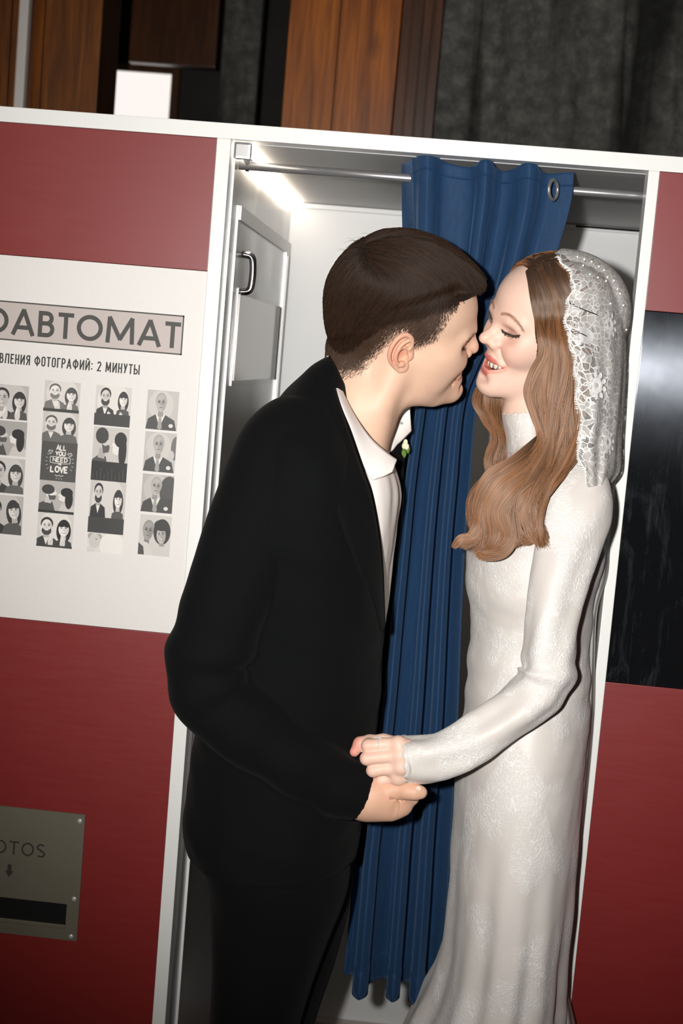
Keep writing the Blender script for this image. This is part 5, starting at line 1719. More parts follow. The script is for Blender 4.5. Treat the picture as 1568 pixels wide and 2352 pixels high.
# corded outline of the front edge and round medallions
tube('edge_cord', E0[2:-1] + np.array([0, -.0006, 0]), .0005, M_thread, vl, 6)
def on_veil(u_, v_):
    """nearest near-side veil point to a photo pixel"""
    Q = VV[:, :52].reshape(-1, 3)
    c_ = (Q - CAM) @ RW.T
    uu = 784 + FPX * c_[:, 0] / -c_[:, 2]; ww = 1176 - FPX * c_[:, 1] / -c_[:, 2]
    return Q[np.argmin((uu - u_) ** 2 + (ww - v_) ** 2)]
def circle_tube(name, c_, rx, rz, r, parent, mat, dy=-.0012, tilt=0.0):
    a = np.linspace(0, 2 * np.pi, 29)
    pts = np.array([c_ + np.array([rx * math.cos(t_) * math.cos(tilt) - rz * math.sin(t_) * math.sin(tilt), dy, rx * math.cos(t_) * math.sin(tilt) + rz * math.sin(t_) * math.cos(tilt)]) for t_ in a])
    V, F = tube_geo(pts, r, 6, caps=False)
    return V, F
for (u_, v_) in ((1327, 682), (1318, 713), (1320, 746), (1327, 778), (1338, 1030), (1336, 1002)):
    c_ = on_veil(u_, v_)
    g_ = [circle_tube('m', c_, rx, rx * 1.25, .00035, vl, M_thread) for rx in (.0022, .0040, .0062)]
    mv, mf = join_geo(g_)
    mesh_obj('medallion', mv, mf, M_thread, vl, smooth=True)
# raised blossoms
def veil_frame(u_, v_):
    Q = VV[:, :52].reshape(-1, 3)
    c_ = (Q - CAM) @ RW.T
    uu = 784 + FPX * c_[:, 0] / -c_[:, 2]; ww = 1176 - FPX * c_[:, 1] / -c_[:, 2]
    k = int(np.argmin((uu - u_) ** 2 + (ww - v_) ** 2)); i, j = divmod(k, 52)
    i = min(max(i, 3), NR - 4); j = min(max(j, 3), NCn - 4)
    e1 = VV[i, j + 3] - VV[i, j - 3]; e2 = VV[i - 3, j] - VV[i + 3, j]
    e1 /= np.linalg.norm(e1); e2 -= e1 * (e1 @ e2); e2 /= np.linalg.norm(e2)
    n_ = np.cross(e1, e2)
    if n_[1] > 0: n_ = -n_
    return VV[i, j], e1, e2, n_
def petal_geo(fr, ang, L, W, r0, lift):
    c_, e1, e2, n_ = fr
    n = 7
    t_ = np.linspace(0, 1, n)
    wd = W * np.sin(np.pi * np.clip(t_ * .86 + .10, 0, 1)) ** .6
    V, F = [], []
    for i in range(n):
        for j in range(5):
            s_ = (j - 2) / 2
            x = r0 + t_[i] * L; y = s_ * wd[i]
            hgt = .0012 + lift * math.sin(math.pi * t_[i]) * (1 - .5 * s_ * s_)
            V.append(c_ + e1 * (x * math.cos(ang) - y * math.sin(ang)) + e2 * (x * math.sin(ang) + y * math.cos(ang)) + n_ * hgt)
    for i in range(n - 1):
        for j in range(4):
            k = i * 5 + j
            F.append((k, k + 1, k + 6, k + 5))
    return np.array(V), F
for k_, (u_, v_, sz) in enumerate(((1400, 745, 1.0), (1370, 888, 1.05), (1394, 1014, .95))):
    fr = veil_frame(u_, v_)
    blm = [petal_geo(fr, p_i * 2 * math.pi / 7 + .3 * k_, .0085 * sz, .0046 * sz, .0030, .0006) for p_i in range(7)]
    blm += [petal_geo(fr, p_i * 2 * math.pi / 9 + .2 + .3 * k_, .0080 * sz, .0034 * sz, .0110 * sz, -.0004) for p_i in range(9)]
    bv, bf = join_geo(blm)
    mesh_obj('blossom', bv, bf, M_thread, vl, smooth=True)
def bead(u_, v_, r, parent, dy=-.002, name='pearl'):
    c_ = on_veil(u_, v_)
    bm = bmesh.new(); bmesh.ops.create_uvsphere(bm, u_segments=10, v_segments=7, radius=r)
    for q_ in bm.verts:
        q_.co += Vector(c_ + np.array([0.0005, dy, .0008]))
    me = bpy.data.meshes.new(name); bm.to_mesh(me); bm.free(); me.materials.append(M_pearl)
    for pg in me.polygons:
        pg.use_smooth = True
    o = bpy.data.objects.new(name, me); scene.collection.objects.link(o); attach(o, parent)
M_pearl = simple('pearl', rgb(246, 243, 236), .15)
for (u_, v_) in ((1326, 592), (1340, 596), (1358, 604), (1374, 612), (1385, 622), (1393, 637), (1390, 645), (1338, 610), (1352, 630), (1372, 640), (1408, 646), (1416, 664), (1424, 676), (1430, 700), (1436, 760), (1400, 700)):
    bead(u_, v_, .0016, vl)
# hairpins
M_pin = steel_mat('pin_steel', rgb(120, 124, 130), .25)
for pts in (((1303, 696), (1335, 708), (1372, 723)), ((1314, 764), (1332, 768), (1348, 771)), ((1303, 692), (1320, 699), (1345, 712))):
    tube('hairpin', spline([on_veil(u_, v_) + np.array([0, -.0022, 0]) for u_, v_ in pts], 12), .0007, M_pin, veil, 8)
# tulle falling behind her to the floor
TL = [((1335, 1040), (1430, 1020), -.10, -.04), ((1372, 1110), (1412, 1100), -.10, -.03), ((1345, 1200), (1400, 1200), -.09, -.03), ((1322, 1310), (1395, 1312), -.09, -.03), ((1322, 1400), (1372, 1400), -.08, -.03), ((1320, 1500), (1366, 1500), -.08, -.03),
      ((1318, 1650), (1362, 1650), -.10, -.03), ((1300, 1900), (1338, 1900), -.12, -.03), ((1284, 2140), (1306, 2140), -.13, -.03), ((1278, 2240), (1299, 2240), -.13, -.03), ((1270, 2352), (1322, 2352), -.13, -.04)]
rr = spline([np.array([*a_, *b_, y0, y1], float) for a_, b_, y0, y1 in TL], 120)
TV = np.zeros((120, 40, 3)); TU = np.zeros((120, 40, 2))
for i in range(120):
    uF, vF, uB, vB, yn, yb = rr[i]
    for j in range(40):
        s_ = j / 39 * 1.6; th = s_ * math.pi / 2; k_ = math.sin(th)
        y_ = yb + (yn - yb) * math.cos(th)
        TV[i, j] = P(uF + (uB - uF) * k_, vF + (vB - vF) * k_, y_ + .004 * math.sin(j * .9 + i * .05))
        TU[i, j] = (j * .004, i * .01)
low = []
for k_ in range(1, 31):
    t_ = k_ / 30
    r_ = TV[-1].copy()
    r_[:, 2] = r_[:, 2] * (1 - t_) + .006 * t_
    r_[:, 0] += t_ * (.03 + .05 * np.linspace(0, 1, 40)) ; r_[:, 1] -= t_ * .06
    low.append(r_)
TV = np.concatenate([TV, np.array(low)])
TU = np.concatenate([TU, np.stack([np.broadcast_to(np.arange(40) * .004, (30, 40)), np.broadcast_to(1.2 + np.arange(30)[:, None] * .02, (30, 40))], -1)])
mesh_obj('tulle', TV.reshape(-1, 3), grid_faces(150, 40), M_tulle, veil, smooth=True, uv=TU.reshape(-1, 2))

# ------------------------------------------------------------------ print on the booth front
M_ink = simple('print_ink', rgb(64, 62, 58), .55)
M_ink2 = simple('print_ink_dark', rgb(46, 42, 36), .55)
M_signgrey = simple('print_grey', rgb(190, 178, 172), .5)
t = NT('photo_print')
a_n = t.n('ShaderNodeVertexColor', {'layer_name': 'Col'})
M_print = t.done(t.bsdf(Base_Color=a_n.outputs[0], Roughness=.45))

def stroke_geo(polys, w):
    """flat ribbons of width w along 2-D polylines"""
    V, F = [], []
    for pl in polys:
        pl = np.asarray(pl, float)
        keep_ = np.concatenate([[True], np.linalg.norm(np.diff(pl, axis=0), axis=1) > 1e-4])
        pl = pl[keep_]
        d = np.diff(pl, axis=0); d /= np.linalg.norm(d, axis=1)[:, None] + 1e-9
        nrm = np.stack([-d[:, 1], d[:, 0]], -1)
        base = len(V)
        closed = np.allclose(pl[0], pl[-1])
        for i in range(len(pl)):
            if i == 0:
                m = nrm[0] if not closed else (nrm[0] + nrm[-1])
            elif i == len(pl) - 1:
                m = nrm[-1] if not closed else (nrm[0] + nrm[-1])
            else:
                m = nrm[i - 1] + nrm[i]
            ln = np.linalg.norm(m) + 1e-9
            m = m / ln
            ref = nrm[min(i, len(nrm) - 1)]
            k = min(1.0 / max(.35, float(m @ ref)), 2.2)
            V.append(pl[i] + m * k * w / 2); V.append(pl[i] - m * k * w / 2)
        for i in range(len(pl) - 1):
            F.append((base + 2 * i, base + 2 * i + 1, base + 2 * i + 3, base + 2 * i + 2))
    return np.array(V), F

def arc(cx, cy, rx, ry, a0, a1, n=18):
    a = np.radians(np.linspace(a0, a1, n))
    return list(zip(cx + rx * np.cos(a), cy + ry * np.sin(a)))

def glyph(ch, W, w):
    h = w / 2
    if ch in 'ТT': return [[(0, 1 - h), (W, 1 - h)], [(W / 2, 1 - h), (W / 2, 0)]]
    if ch == 'А': return [[(h * .7, 0), (W / 2 + h * .12, 1)], [(W - h * .7, 0), (W / 2 - h * .12, 1)], [(W * .22, .30), (W * .78, .30)]]
    if ch in 'ОO':
        if W > .7: return [arc(W / 2, .5, W / 2 - h, .5 - h, 0, 360, 48)]
        r = W / 2 - h
        return [arc(W / 2, 1 - h - r, r, r, 0, 180, 14) + arc(W / 2, h + r, r, r, 180, 360, 14) + [(W - h, 1 - h - r)]]
    if ch == 'В': return [[(h, 0), (h, 1)], [(h, 1 - h), (W * .5, 1 - h)] + arc(W * .5, .765 - h / 2, W * .5 - h * 1.6, .235 - h / 2, 90, -90, 12) + [(h, .53)], [(h, .53), (W * .55, .53)] + arc(W * .55, .265 + h / 2, W * .45 - h, .265 - h / 2, 90, -90, 12) + [(h, h)]]
    if ch in 'М': return [[(h, 0), (h * 1.5, 1)], [(h * 1.3, 1), (W / 2 + h * .2, .14)], [(W - h * 1.3, 1), (W / 2 - h * .2, .14)], [(W - h * 1.5, 1), (W - h, 0)]]
    if ch == 'Л': return [[(h * .8, 0), (W * .28, 1 - h), (W - h, 1 - h), (W - h, 0)]]
    if ch == 'Е': return [[(W, 1 - h), (h, 1 - h), (h, h), (W, h)], [(h, .52), (W * .86, .52)]]
    if ch == 'Н': return [[(h, 0), (h, 1)], [(W - h, 0), (W - h, 1)], [(h, .5), (W - h, .5)]]
    if ch == 'H': return [[(h, 0), (h, 1)], [(W - h, 0), (W - h, 1)], [(h, .5), (W - h, .5)]]
    if ch in 'ИЙ':
        g = [[(h, 1), (h, 0)], [(W - h, 0), (W - h, 1)], [(h, .06), (W - h, .94)]]
        if ch == 'Й': g.append([(W * .25, 1.17), (W * .5, 1.09), (W * .75, 1.17)])
        return g
    if ch == 'Я': return [[(W - h, 0), (W - h, 1)], [(W - h, 1 - h), (W * .5, 1 - h)] + arc(W * .5, .735, W * .5 - h, .265 - h, 90, 270, 12) + [(W - h, .47 + h)], [(W * .52, .47), (h, 0)]]
    if ch == 'Ф': return [[(W / 2, -.02), (W / 2, 1.02)], arc(W / 2, .52, W / 2 - h, .33, 0, 360, 28)]
    if ch == 'Г': return [[(W, 1 - h), (h, 1 - h), (h, 0)]]
    if ch in 'РP': return [[(h, 0), (h, 1)], [(h, 1 - h), (W * .5, 1 - h)] + arc(W * .5, .71, W * .5 - h, .29 - h, 90, -90, 12) + [(h, .42 + h)]]
    if ch == 'У': return [[(h, 1), (W / 2, .36)], [(W - h, 1), (W * .32, h * .6)]]
    if ch == 'Ы': return [[(h, 1), (h, h), (W * .34, h)] + arc(W * .34, .29, W * .26, .29 - h, -90, 90, 10) + [(h, .58 - h)], [(W - h, 0), (W - h, 1)]]
    if ch == ':': return [[(W / 2, .12), (W / 2, .12 + w)], [(W / 2, .62), (W / 2, .62 + w)]]
    if ch == '2': return [arc(W / 2, .72, W / 2 - h, .28 - h, 170, -30, 12) + [(h, h), (W, h)]]
    if ch == 'З': return [arc(W / 2, .74, W / 2 - h, .26 - h, 160, -90, 12), arc(W / 2, .26, W / 2 - h, .26 - h, 90, -160, 12)]
    if ch == 'S': return [arc(W / 2, .74, W / 2 - h, .26 - h, 40, 270, 14) + arc(W / 2, .26, W / 2 - h, .26 - h, 90, -140, 14)]
    return []

def put_text(name, txt, widths, x_right, z0, height, w, gap, mat, parent, Y, xs=None):
    """letters side by side, right aligned at x_right; one flat mesh"""
    adv = [widths.get(c, widths['*']) for c in txt]
    total = sum(adv) + gap * (len(txt) - 1)
    x = -total
    Vs, Fs, off = [], [], 0
    for k, (c, W) in enumerate(zip(txt, adv)):
        x0, sx = x, 1.0
        g = glyph(c, W, w)
        if g:
            V, lay, F = [], [], []
            for gi, pl in enumerate(g):
                v_, f_ = stroke_geo([pl], w)
                F += [tuple(i + len(V) for i in q) for q in f_]
                V += list(v_); lay += [gi] * len(v_)
            V = np.concatenate([np.array(V), np.array(lay)[:, None]], 1)
            Vs.append(V + np.array([x0, 0, 0])); Fs += [tuple(i + off for i in f) for f in F]; off += len(V)
        x += W + gap
    V = np.vstack(Vs) * height
    V3 = np.stack([x_right + V[:, 0], Y - .00006 * V[:, 2] / height, z0 + V[:, 1]], -1)
    o = mesh_obj(name, V3, Fs, mat, parent)
    return o

# title sign
tr_ = P(424, 725, 0); br_ = P(418, 816, 0)
sx1, sz1, sz0 = tr_[0], tr_[2], br_[2]
sign = box('title_sign', (-1.05, -.0016, sz0), (sx1, -.0010, sz1), M_signgrey, poster)
bw = .0022
for lo, hi in (((-1.05, sz1 - bw), (sx1, sz1)), ((-1.05, sz0), (sx1, sz0 + bw)), ((sx1 - bw, sz0), (sx1, sz1)), ((-1.05, sz0), (-1.05 + bw, sz1))):
    box('sign_border', (lo[0], -.0019, lo[1]), (hi[0], -.0015, hi[1]), M_ink, sign)
lt = P(417, 741, 0); lb_ = P(413, 801, 0)
put_text('title_lettering', 'ФОТОАВТОМАТ', {'*': .80, 'О': 1.02, 'А': .91, 'В': .65, 'Т': .61, 'М': 1.12, 'Ф': 1.10}, lt[0] - .0002, lb_[2], lt[2] - lb_[2], 0.165, .130, M_ink, sign, -.00205)
tt_ = P(322, 838, 0); tb2 = P(320, 861, 0)
put_text('subtitle_lettering', 'ВРЕМЯ ИЗГОТОВЛЕНИЯ ФОТОГРАФИЙ: 2 МИНУТЫ', {'*': .42, 'М': .58, 'Ф': .60, 'Ы': .60, 'О': .42, 'Г': .34, 'Т': .40, 'Е': .36, ' ': .20, ':': .18, 'Л': .46, 'И': .46, 'Й': .46, 'А': .48}, tt_[0], tb2[2], tt_[2] - tb2[2], .135, .118, M_ink2, poster, -.0016)

# photo strips: small printed pictures drawn as flat shapes
class Pic:
    def __init__(self, quad):
        (u0, v0), (u1, v1), (u2, v2) = quad        # top-left, top-right, bottom-left
        a, b, c = P(u0, v0, 0), P(u1, v1, 0), P(u2, v2, 0)
        self.x0, self.x1, self.z1, self.z0 = a[0], b[0], a[2], c[2]
        self.V, self.F, self.C, self.k = [], [], [], 0
    def poly(self, pts, g):
        pts = np.clip(np.asarray(pts, float), 0, 1)
        y = -.0016 - .00004 * self.k
        self.k += 1
        o = len(self.V)
        c = col(255 * g, 255 * g * .975, 255 * g * .945)
        for x, z in pts:
            self.V.append((self.x0 + (self.x1 - self.x0) * x, y, self.z0 + (self.z1 - self.z0) * z)); self.C.append(c)
        self.F.append(tuple(range(o, o + len(pts))))
    def ell(self, cx, cz, rx, rz, g, rot=0.0, a0=0, a1=360, n=22):
        a = np.radians(np.linspace(a0, a1, n, endpoint=(a1 - a0) < 360))
        x, z = rx * np.cos(a), rz * np.sin(a)
        c, s_ = math.cos(rot), math.sin(rot)
        self.poly(np.stack([cx + c * x - s_ * z, cz + s_ * x + c * z], -1), g)
    def rect(self, x0, z0, x1, z1, g):
        self.poly([(x0, z0), (x1, z0), (x1, z1), (x0, z1)], g)
    def line(self, pts, w, g):
        V, F = stroke_geo([pts], w)
        for f in F:
            self.poly(V[list(f)], g)
    def face(self, cx, cz, r, hair='short', beard=False, tone=.86, smile=True, tilt=0.0, dark=.2, glasses=False):
        q = lambda x, z: (cx + r * (x * math.cos(tilt) - z * math.sin(tilt)), cz + r * 1.0 * (x * math.sin(tilt) + z * math.cos(tilt)))
        if hair == 'long':
            self.ell(cx, cz - r * .35, r * 1.02, r * 1.75, dark, tilt)
        # shoulders
        if hair == 'long':
            self.poly([(cx - r * 1.5, 0), (cx - r * 1.1, cz - r * 1.9), (cx - r * .3, cz - r * 1.5), (cx + r * .3, cz - r * 1.5), (cx + r * 1.1, cz - r * 1.9), (cx + r * 1.5, 0)], dark + .12)
        elif hair == 'short':
            self.poly([(cx - r * 1.8, 0), (cx - r * 1.3, cz - r * 1.8), (cx - r * .4, cz - r * 1.3), (cx + r * .4, cz - r * 1.3), (cx + r * 1.3, cz - r * 1.8), (cx + r * 1.8, 0)], dark + .05)
            self.poly([(cx - r * .42, cz - r * 1.35), (cx, cz - r * 2.6), (cx + r * .42, cz - r * 1.35)], .9)
        self.poly([q(-.35, -.7), q(.35, -.7), q(.4, -1.6), q(-.4, -1.6)], tone * .82)
        if hair == 'short':
            self.ell(*q(0, .38), r * .84, r * .92, dark, tilt)
        elif hair == 'bald':
            self.ell(*q(0, .22), r * .82, r * 1.02, tone * .93, tilt)
        self.ell(*q(0, -.05), r * .72, r * 1.02, tone, tilt)
        self.ell(*q(.36, -.1), r * .34, r * .75, tone * .9, tilt)
        if hair == 'long':
            self.ell(*q(-.22, .72), r * .62, r * .42, dark, tilt + .5)
            self.ell(*q(.34, .70), r * .52, r * .40, dark, tilt - .6)
        if beard:
            self.ell(*q(0, -.62), r * .66, r * .62, dark + .08, tilt)
            self.ell(*q(0, -.22), r * .5, r * .30, tone * .96, tilt)
        for s_ in (-1, 1):
            self.ell(*q(.30 * s_, .12), r * .13, r * .07, .22, tilt)
            self.ell(*q(.30 * s_, .30), r * .20, r * .045, dark + .05, tilt)
            if glasses:
                self.ell(*q(.30 * s_, .11), r * .24, r * .17, tone * .78, tilt)
                self.ell(*q(.30 * s_, .11), r * .12, r * .07, .25, tilt)
        self.poly([q(-.06, .1), q(.10, -.22), q(-.10, -.24)], tone * .80)
        if smile:
            self.ell(*q(0, -.50), r * .32, r * .15, .45, tilt, 180, 360)
            self.ell(*q(0, -.50), r * .25, r * .08, .96, tilt, 180, 360)
        else:
            self.ell(*q(0, -.52), r * .22, r * .055, .42, tilt)
    def profile(self, cx, cz, r, sgn, hair, tone=.84, dark=.18, beard=False):
        """head seen from the side, facing sgn"""
        S_ = lambda pts: [(cx + sgn * r * x, cz + r * z) for x, z in pts]
        self.poly(S_([(-1.7, -3), (-1.4, -1.7), (-.3, -1.1), (.4, -1.4), (.9, -3)]), dark + .06 if hair != 'long' else .80)
        self.poly(S_([(-.5, -.6), (.25, -.8), (.2, -1.6), (-.7, -1.5)]), tone * .85)
        self.poly(S_([(-.3, .9), (.55, .75), (.72, .25), (1.0, -.12), (.74, -.25), (.84, -.5), (.7, -.85), (.1, -1.0), (-.5, -.4)]), tone)
        if beard:
            self.poly(S_([(.72, -.32), (.84, -.55), (.72, -1.0), (.0, -1.1), (-.25, -.3), (.2, -.45)]), dark + .1)
        self.ell(cx - sgn * r * .25, cz + r * .45, r * .86, r * .72, dark)
        if hair == 'long':
            self.ell(cx - sgn * r * .60, cz - r * .6, r * .55, r * 1.5, dark)
        self.ell(cx + sgn * r * .52, cz + r * .18, r * .12, r * .05, .2)
    def done(self, parent):
        return mesh_obj('photo', self.V, self.F, M_print, parent, colors=np.array(self.C))

def K(x, y):          # coordinates read off an enlarged view of the poster
    return (x / 2.904, 560 + y / 2.904)
def strip(name_label, tl, tr, bl, cells):
    s_ = bpy.data.objects.new('photo_strip', None)
    scene.collection.objects.link(s_); attach(s_, poster)
    s_['label'] = name_label
    hgt = bl[1] - tl[1]
    for y0, y1, fn in cells:
        f0 = (y0 - tl[1]) / hgt; f1 = (y1 - tl[1]) / hgt
        L = lambda f: (tl[0] + (bl[0] - tl[0]) * f, tl[1] + hgt * f)
        Rr = lambda f: (tr[0] + (bl[0] - tl[0]) * f, tr[1] + hgt * f)
        pc = Pic((K(*L(f0)), K(*Rr(f0)), K(*L(f1))))
        fn(pc)
        pc.done(s_)
def couple(bg, a, b, band=None, extra=None):
    def fn(p):
        p.rect(0, 0, 1, 1, bg)
        p.ell(.5, .6, .45, .5, min(1, bg + .06))
        p.face(*a[0], **a[1]); p.face(*b[0], **b[1])
        if extra == 'hands':
            for x in (.36, .70):
                p.ell(x, .20, .035, .17, .9, -.15); p.ell(x + .07, .20, .03, .15, .86, .1); p.ell(x + .03, .08, .07, .09, .84)
        if band: p.rect(0, 0, 1, band, .24)
    return fn
def kiss(bg, band=0.0, light=False):
    def fn(p):
        p.rect(0, 0, 1, 1, bg)
        p.profile(.30, .60 + band * .4, .21, 1, 'short', .92 if light else .8, .25, True)
        p.profile(.72, .55 + band * .4, .20, -1, 'long', .9, .16)
        if band:
            p.rect(0, 0, 1, band, .17)
            for k in range(9):
                p.rect(.05 + k * .105, .02, .07 + k * .105, band * (.35 + .3 * ((k * 7) % 3) / 2), .30)
    return fn
def love(p):
    p.rect(0, 0, 1, 1, .30)
    W_ = .92
    def word(txt, cx, z, h, w, lw, gap=.16):
        adv = {'I': .1}
        glyphs = {'A': [[(0, 0), (.3, 1), (.6, 0)], [(.14, .35), (.46, .35)]], 'L': [[(0, 1), (0, 0), (.5, 0)]], 'Y': [[(0, 1), (.3, .5), (.6, 1)], [(.3, .5), (.3, 0)]], 'O': [arc(.3, .5, .3, .5, 0, 360, 16)], 'U': [[(0, 1)] + arc(.3, .3, .3, .3, 180, 360, 8) + [(.6, 1)]],
                  'N': [[(0, 0), (0, 1), (.55, 0), (.55, 1)]], 'E': [[(.5, 1), (0, 1), (0, 0), (.5, 0)], [(0, .5), (.4, .5)]], 'D': [[(0, 0), (0, 1)] + arc(.1, .5, .45, .5, 90, -90, 10) + [(0, 0)]], 'I': [[(0, 0), (0, 1)]], 'S': [arc(.25, .75, .25, .25, 30, 270, 8) + arc(.25, .25, .25, .25, 90, -150, 8)], 'V': [[(0, 1), (.3, 0), (.6, 1)]]}
        tot = sum((.1 if c == 'I' else .6) for c in txt) + gap * (len(txt) - 1)
        x = cx - tot * w / 2
        for c in txt:
            for pl in glyphs[c]:
                p.line([(x + a * w, z + b * h) for a, b in pl], lw, .92)
            x += ((.1 if c == 'I' else .6) + gap) * w
    word('ALL', .56, .80, .12, .13, .030)
    word('YOU', .54, .66, .10, .13, .030)
    word('NEED', .55, .50, .10, .14, .026)
    word('IS', .55, .42, .05, .10, .018)
    word('LOVE', .55, .24, .14, .17, .040)
    p.line([(.28, .48), (.40, .46), (.70, .46), (.84, .48), (.84, .62), (.70, .63), (.40, .63), (.28, .62), (.28, .48)], .014, .88)
    for cx, cz in ((.28, .74), (.82, .70)):
        p.line([(cx, cz - .05), (cx - .06, cz + .02), (cx - .03, cz + .05), (cx, cz + .02), (cx + .03, cz + .05), (cx + .06, cz + .02), (cx, cz - .05)], .014, .85)
    for k in range(5):
        for s_ in (-1, 1):
            a = math.radians(-28 + 14 * k)
            p.line([(.55 + s_ * .34 * math.cos(a), .5 + .36 * math.sin(a)), (.55 + s_ * .40 * math.cos(a), .5 + .42 * math.sin(a))], .012, .80)
    p.line([(.44, .16), (.50, .14), (.56, .16), (.62, .14), (.68, .16)], .016, .85)
    for k in (-1, 0, 1):
        p.line([(.56 + .06 * k, .10), (.56 + .08 * k, .05)], .012, .8)
def solo(bg, tilt=0.0, other=None):
    def fn(p):
        p.rect(0, 0, 1, 1, bg)
        p.ell(.45, .62, .4, .38, min(1, bg + .05))
        if other == 'edge':
            p.ell(.98, .62, .14, .30, .42); p.ell(.86, .44, .10, .12, .76)
        if other == 'cheek':
            p.ell(.86, .58, .30, .40, .30); p.poly([(.55, 0), (.62, .35), (1, .40), (1, 0)], .26)
        p.poly([(.0, 0), (.06, .26), (.28, .38), (.62, .38), (.90, .26), (.98, 0)], .27)
        p.poly([(.30, .38), (.44, .06), (.60, .38)], .88)
        p.poly([(.41, .34), (.37, .04), (.45, .0), (.52, .04), (.48, .34)], .62)
        p.face(.45, .68, .215, hair='bald', tone=.70, smile=False, tilt=tilt, dark=.3, glasses=True)
        p.ell(.80, .12, .07, .05, .85)
    return fn
def pair_close(p):
    p.rect(0, 0, 1, 1, .80)
    p.face(.28, .60, .22, hair='bald', tone=.62, smile=False, tilt=-.12, dark=.3, glasses=True)
    p.poly([(0, 0), (.05, .36), (.3, .30), (.5, 0)], .82); p.poly([(0, 0), (0, .30), (.16, .2), (.2, 0)], .3)
    p.ell(.72, .60, .27, .32, .22)
    p.face(.70, .52, .20, hair='none', tone=.72, smile=True, tilt=.12, dark=.24)
    p.ell(.70, .76, .24, .14, .22); p.poly([(.45, 0), (.55, .24), (.9, .24), (1, 0)], .80)
def faded(p):
    p.rect(0, 0, 1, 1, .87)
    p.ell(.2, .85, .2, .25, .66); p.ell(.2, .6, .16, .4, .80); p.ell(.25, .7, .03, .03, .5); p.ell(.7, .4, .35, .7, .92); p.ell(.1, .1, .12, .2, .84)
B = lambda cx, cz, r, **k: ((cx, cz, r), k)
strip('four small black and white pictures of a couple, cut off at the left', (-48, 930), (197, 945), (-98, 1922), [
    (930, 1158, couple(.72, B(.28, .60, .24, hair='short', tone=.80, dark=.2), B(.76, .56, .19, hair='long', dark=.2), extra='hands')),
    (1170, 1400, kiss(.66)),
    (1416, 1650, couple(.74, B(.28, .60, .24, hair='short', tone=.84, dark=.2), B(.76, .56, .20, hair='long', dark=.26))),
    (1664, 1922, couple(.70, B(.24, .60, .22, hair='short', tone=.8, dark=.16), B(.76, .62, .20, hair='long', dark=.22, tilt=.15)))])
strip('strip of five small pictures with hand-lettered love panel in the middle', (303, 908), (541, 930), (246, 2012), [
    (908, 1112, couple(.80, B(.30, .66, .20, beard=True, tone=.93, dark=.42), B(.76, .58, .18, hair='long', tone=.93, dark=.32), .10, 'hands')),
    (1112, 1312, couple(.78, B(.24, .62, .20, beard=True, tone=.88, dark=.36), B(.74, .58, .19, hair='long', tone=.92, dark=.28))),
    (1312, 1572, love),
    (1572, 1786, kiss(.72, .08, True)),
    (1786, 2012, couple(.82, B(.26, .60, .21, beard=True, tone=.9, dark=.2), B(.74, .56, .20, hair='long', tone=.94, dark=.14), .06, 'hands'))])
strip('strip of small pictures with a dark band under each couple', (645, 940), (883, 960), (580, 2050), [
    (940, 1205, couple(.82, B(.28, .72, .18, beard=True, tone=.82, dark=.18), B(.78, .68, .15, hair='long', tone=.92, dark=.2), .30, 'hands')),
    (1215, 1572, kiss(.78, .36)),
    (1572, 1920, couple(.78, B(.24, .76, .15, beard=True, tone=.82, dark=.14), B(.80, .66, .14, hair='long', tone=.93, dark=.2), .30)),
    (1926, 2050, faded)])
strip('strip of four small pictures of a man in a waistcoat and tie', (988, 970), (1198, 990), (922, 2068), [
    (970, 1232, solo(.74)), (1248, 1512, solo(.74, 0, 'edge')), (1530, 1782, solo(.70, -.1, 'cheek')), (1800, 2068, pair_close)])

# ------------------------------------------------------------------ delivery slot plate
M_plate = simple('plate_steel', rgb(122, 116, 100), .45, .45, noise_amt=.06, nscale=12)
M_screw = simple('screw_steel', rgb(205, 205, 205), .18, .4)
px1, pz1 = P(197, 1870, 0)[0], P(197, 1870, 0)[2]
pz0 = P(178, 2160, 0)[2]; px0 = px1 - .30
hx1, hz1, hz0 = P(155, 2075, 0)[0], P(155, 2075, 0)[2], P(151, 2126, 0)[2]
hx0 = px0 + .03
plate = bpy.data.objects.new('delivery_plate', None); scene.collection.objects.link(plate); attach(plate, booth)
plate['label'] = 'steel plate with a print slot and lettering'
def boxgeo(lo, hi):
    x0, y0, z0 = lo; x1, y1, z1 = hi
    V = [(x0, y0, z0), (x1, y0, z0), (x1, y1, z0), (x0, y1, z0), (x0, y0, z1), (x1, y0, z1), (x1, y1, z1), (x0, y1, z1)]
    return V, [(0, 3, 2, 1), (4, 5, 6, 7), (0, 1, 5, 4), (1, 2, 6, 5), (2, 3, 7, 6), (3, 0, 4, 7)]
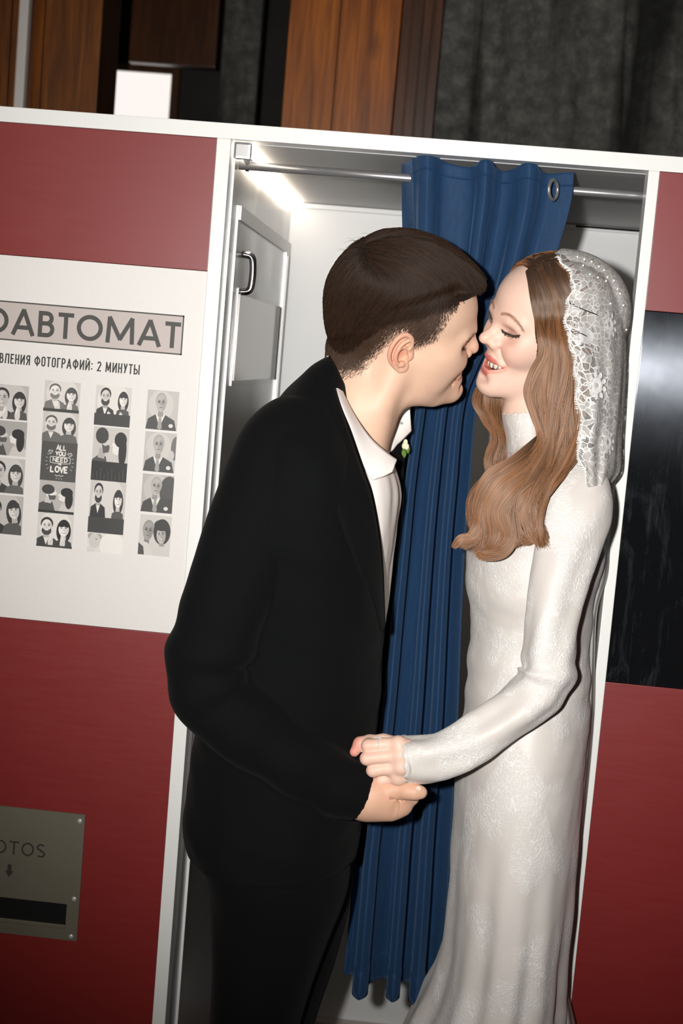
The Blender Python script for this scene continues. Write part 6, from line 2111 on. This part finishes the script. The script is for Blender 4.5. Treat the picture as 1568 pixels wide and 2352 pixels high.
pv, pf = join_geo([boxgeo((px0, -.0040, hz1), (px1, -.0012, pz1)), boxgeo((px0, -.0040, pz0), (px1, -.0012, hz0)), boxgeo((hx1, -.0040, hz0), (px1, -.0012, hz1)), boxgeo((px0, -.0040, hz0), (hx0, -.0012, hz1))])
mesh_obj('plate', pv, pf, M_plate, plate)
box('slot', (hx0, -.0022, hz0), (hx1, -.0012, hz1), M_blackplastic, plate)  # black box puts the darkness inside the opening into its colour
box('slot_lip', (hx0, -.0075, hz0 - .003), (hx1, -.0040, hz0 + .0035), M_plate, plate, .001)
for (u_, v_) in ((183, 1886), (170, 2065), (163, 2151)):
    c_ = P(u_, v_, -.004)
    for xx in (c_[0], px0 + (px1 - c_[0])):
        bm = bmesh.new(); bmesh.ops.create_uvsphere(bm, u_segments=14, v_segments=8, radius=.0042)
        for q_ in bm.verts:
            q_.co = Vector((xx + q_.co.x, -.0038 + q_.co.y * .55, c_[2] + q_.co.z))
        me = bpy.data.meshes.new('screw'); bm.to_mesh(me); bm.free(); me.materials.append(M_screw)
        for pg in me.polygons: pg.use_smooth = True
        o = bpy.data.objects.new('screw', me); scene.collection.objects.link(o); attach(o, plate)
a_ = P(107, 1938, 0); b_ = P(104, 1969, 0)
put_text('plate_lettering', 'PHOTOS', {'*': .78, 'O': .92, 'T': .74, 'S': .66, 'P': .62, 'H': .74}, a_[0], b_[2], a_[2] - b_[2], .13, .17, M_ink2, plate, -.0043)
ac = P(23, 1998, 0)
ah = .5 * (P(23, 1983, 0)[2] - P(23, 2013, 0)[2])
aw = .012 * .55
V = [(ac[0] - aw * .5, -.0043, ac[2] + ah), (ac[0] + aw * .5, -.0043, ac[2] + ah), (ac[0] + aw * .5, -.0043, ac[2]), (ac[0] - aw * .5, -.0043, ac[2]), (ac[0] - aw * 1.1, -.0043, ac[2]), (ac[0] + aw * 1.1, -.0043, ac[2]), (ac[0], -.0043, ac[2] - ah)]
mesh_obj('arrow', V, [(0, 3, 2, 1), (4, 6, 5)], M_ink2, plate)
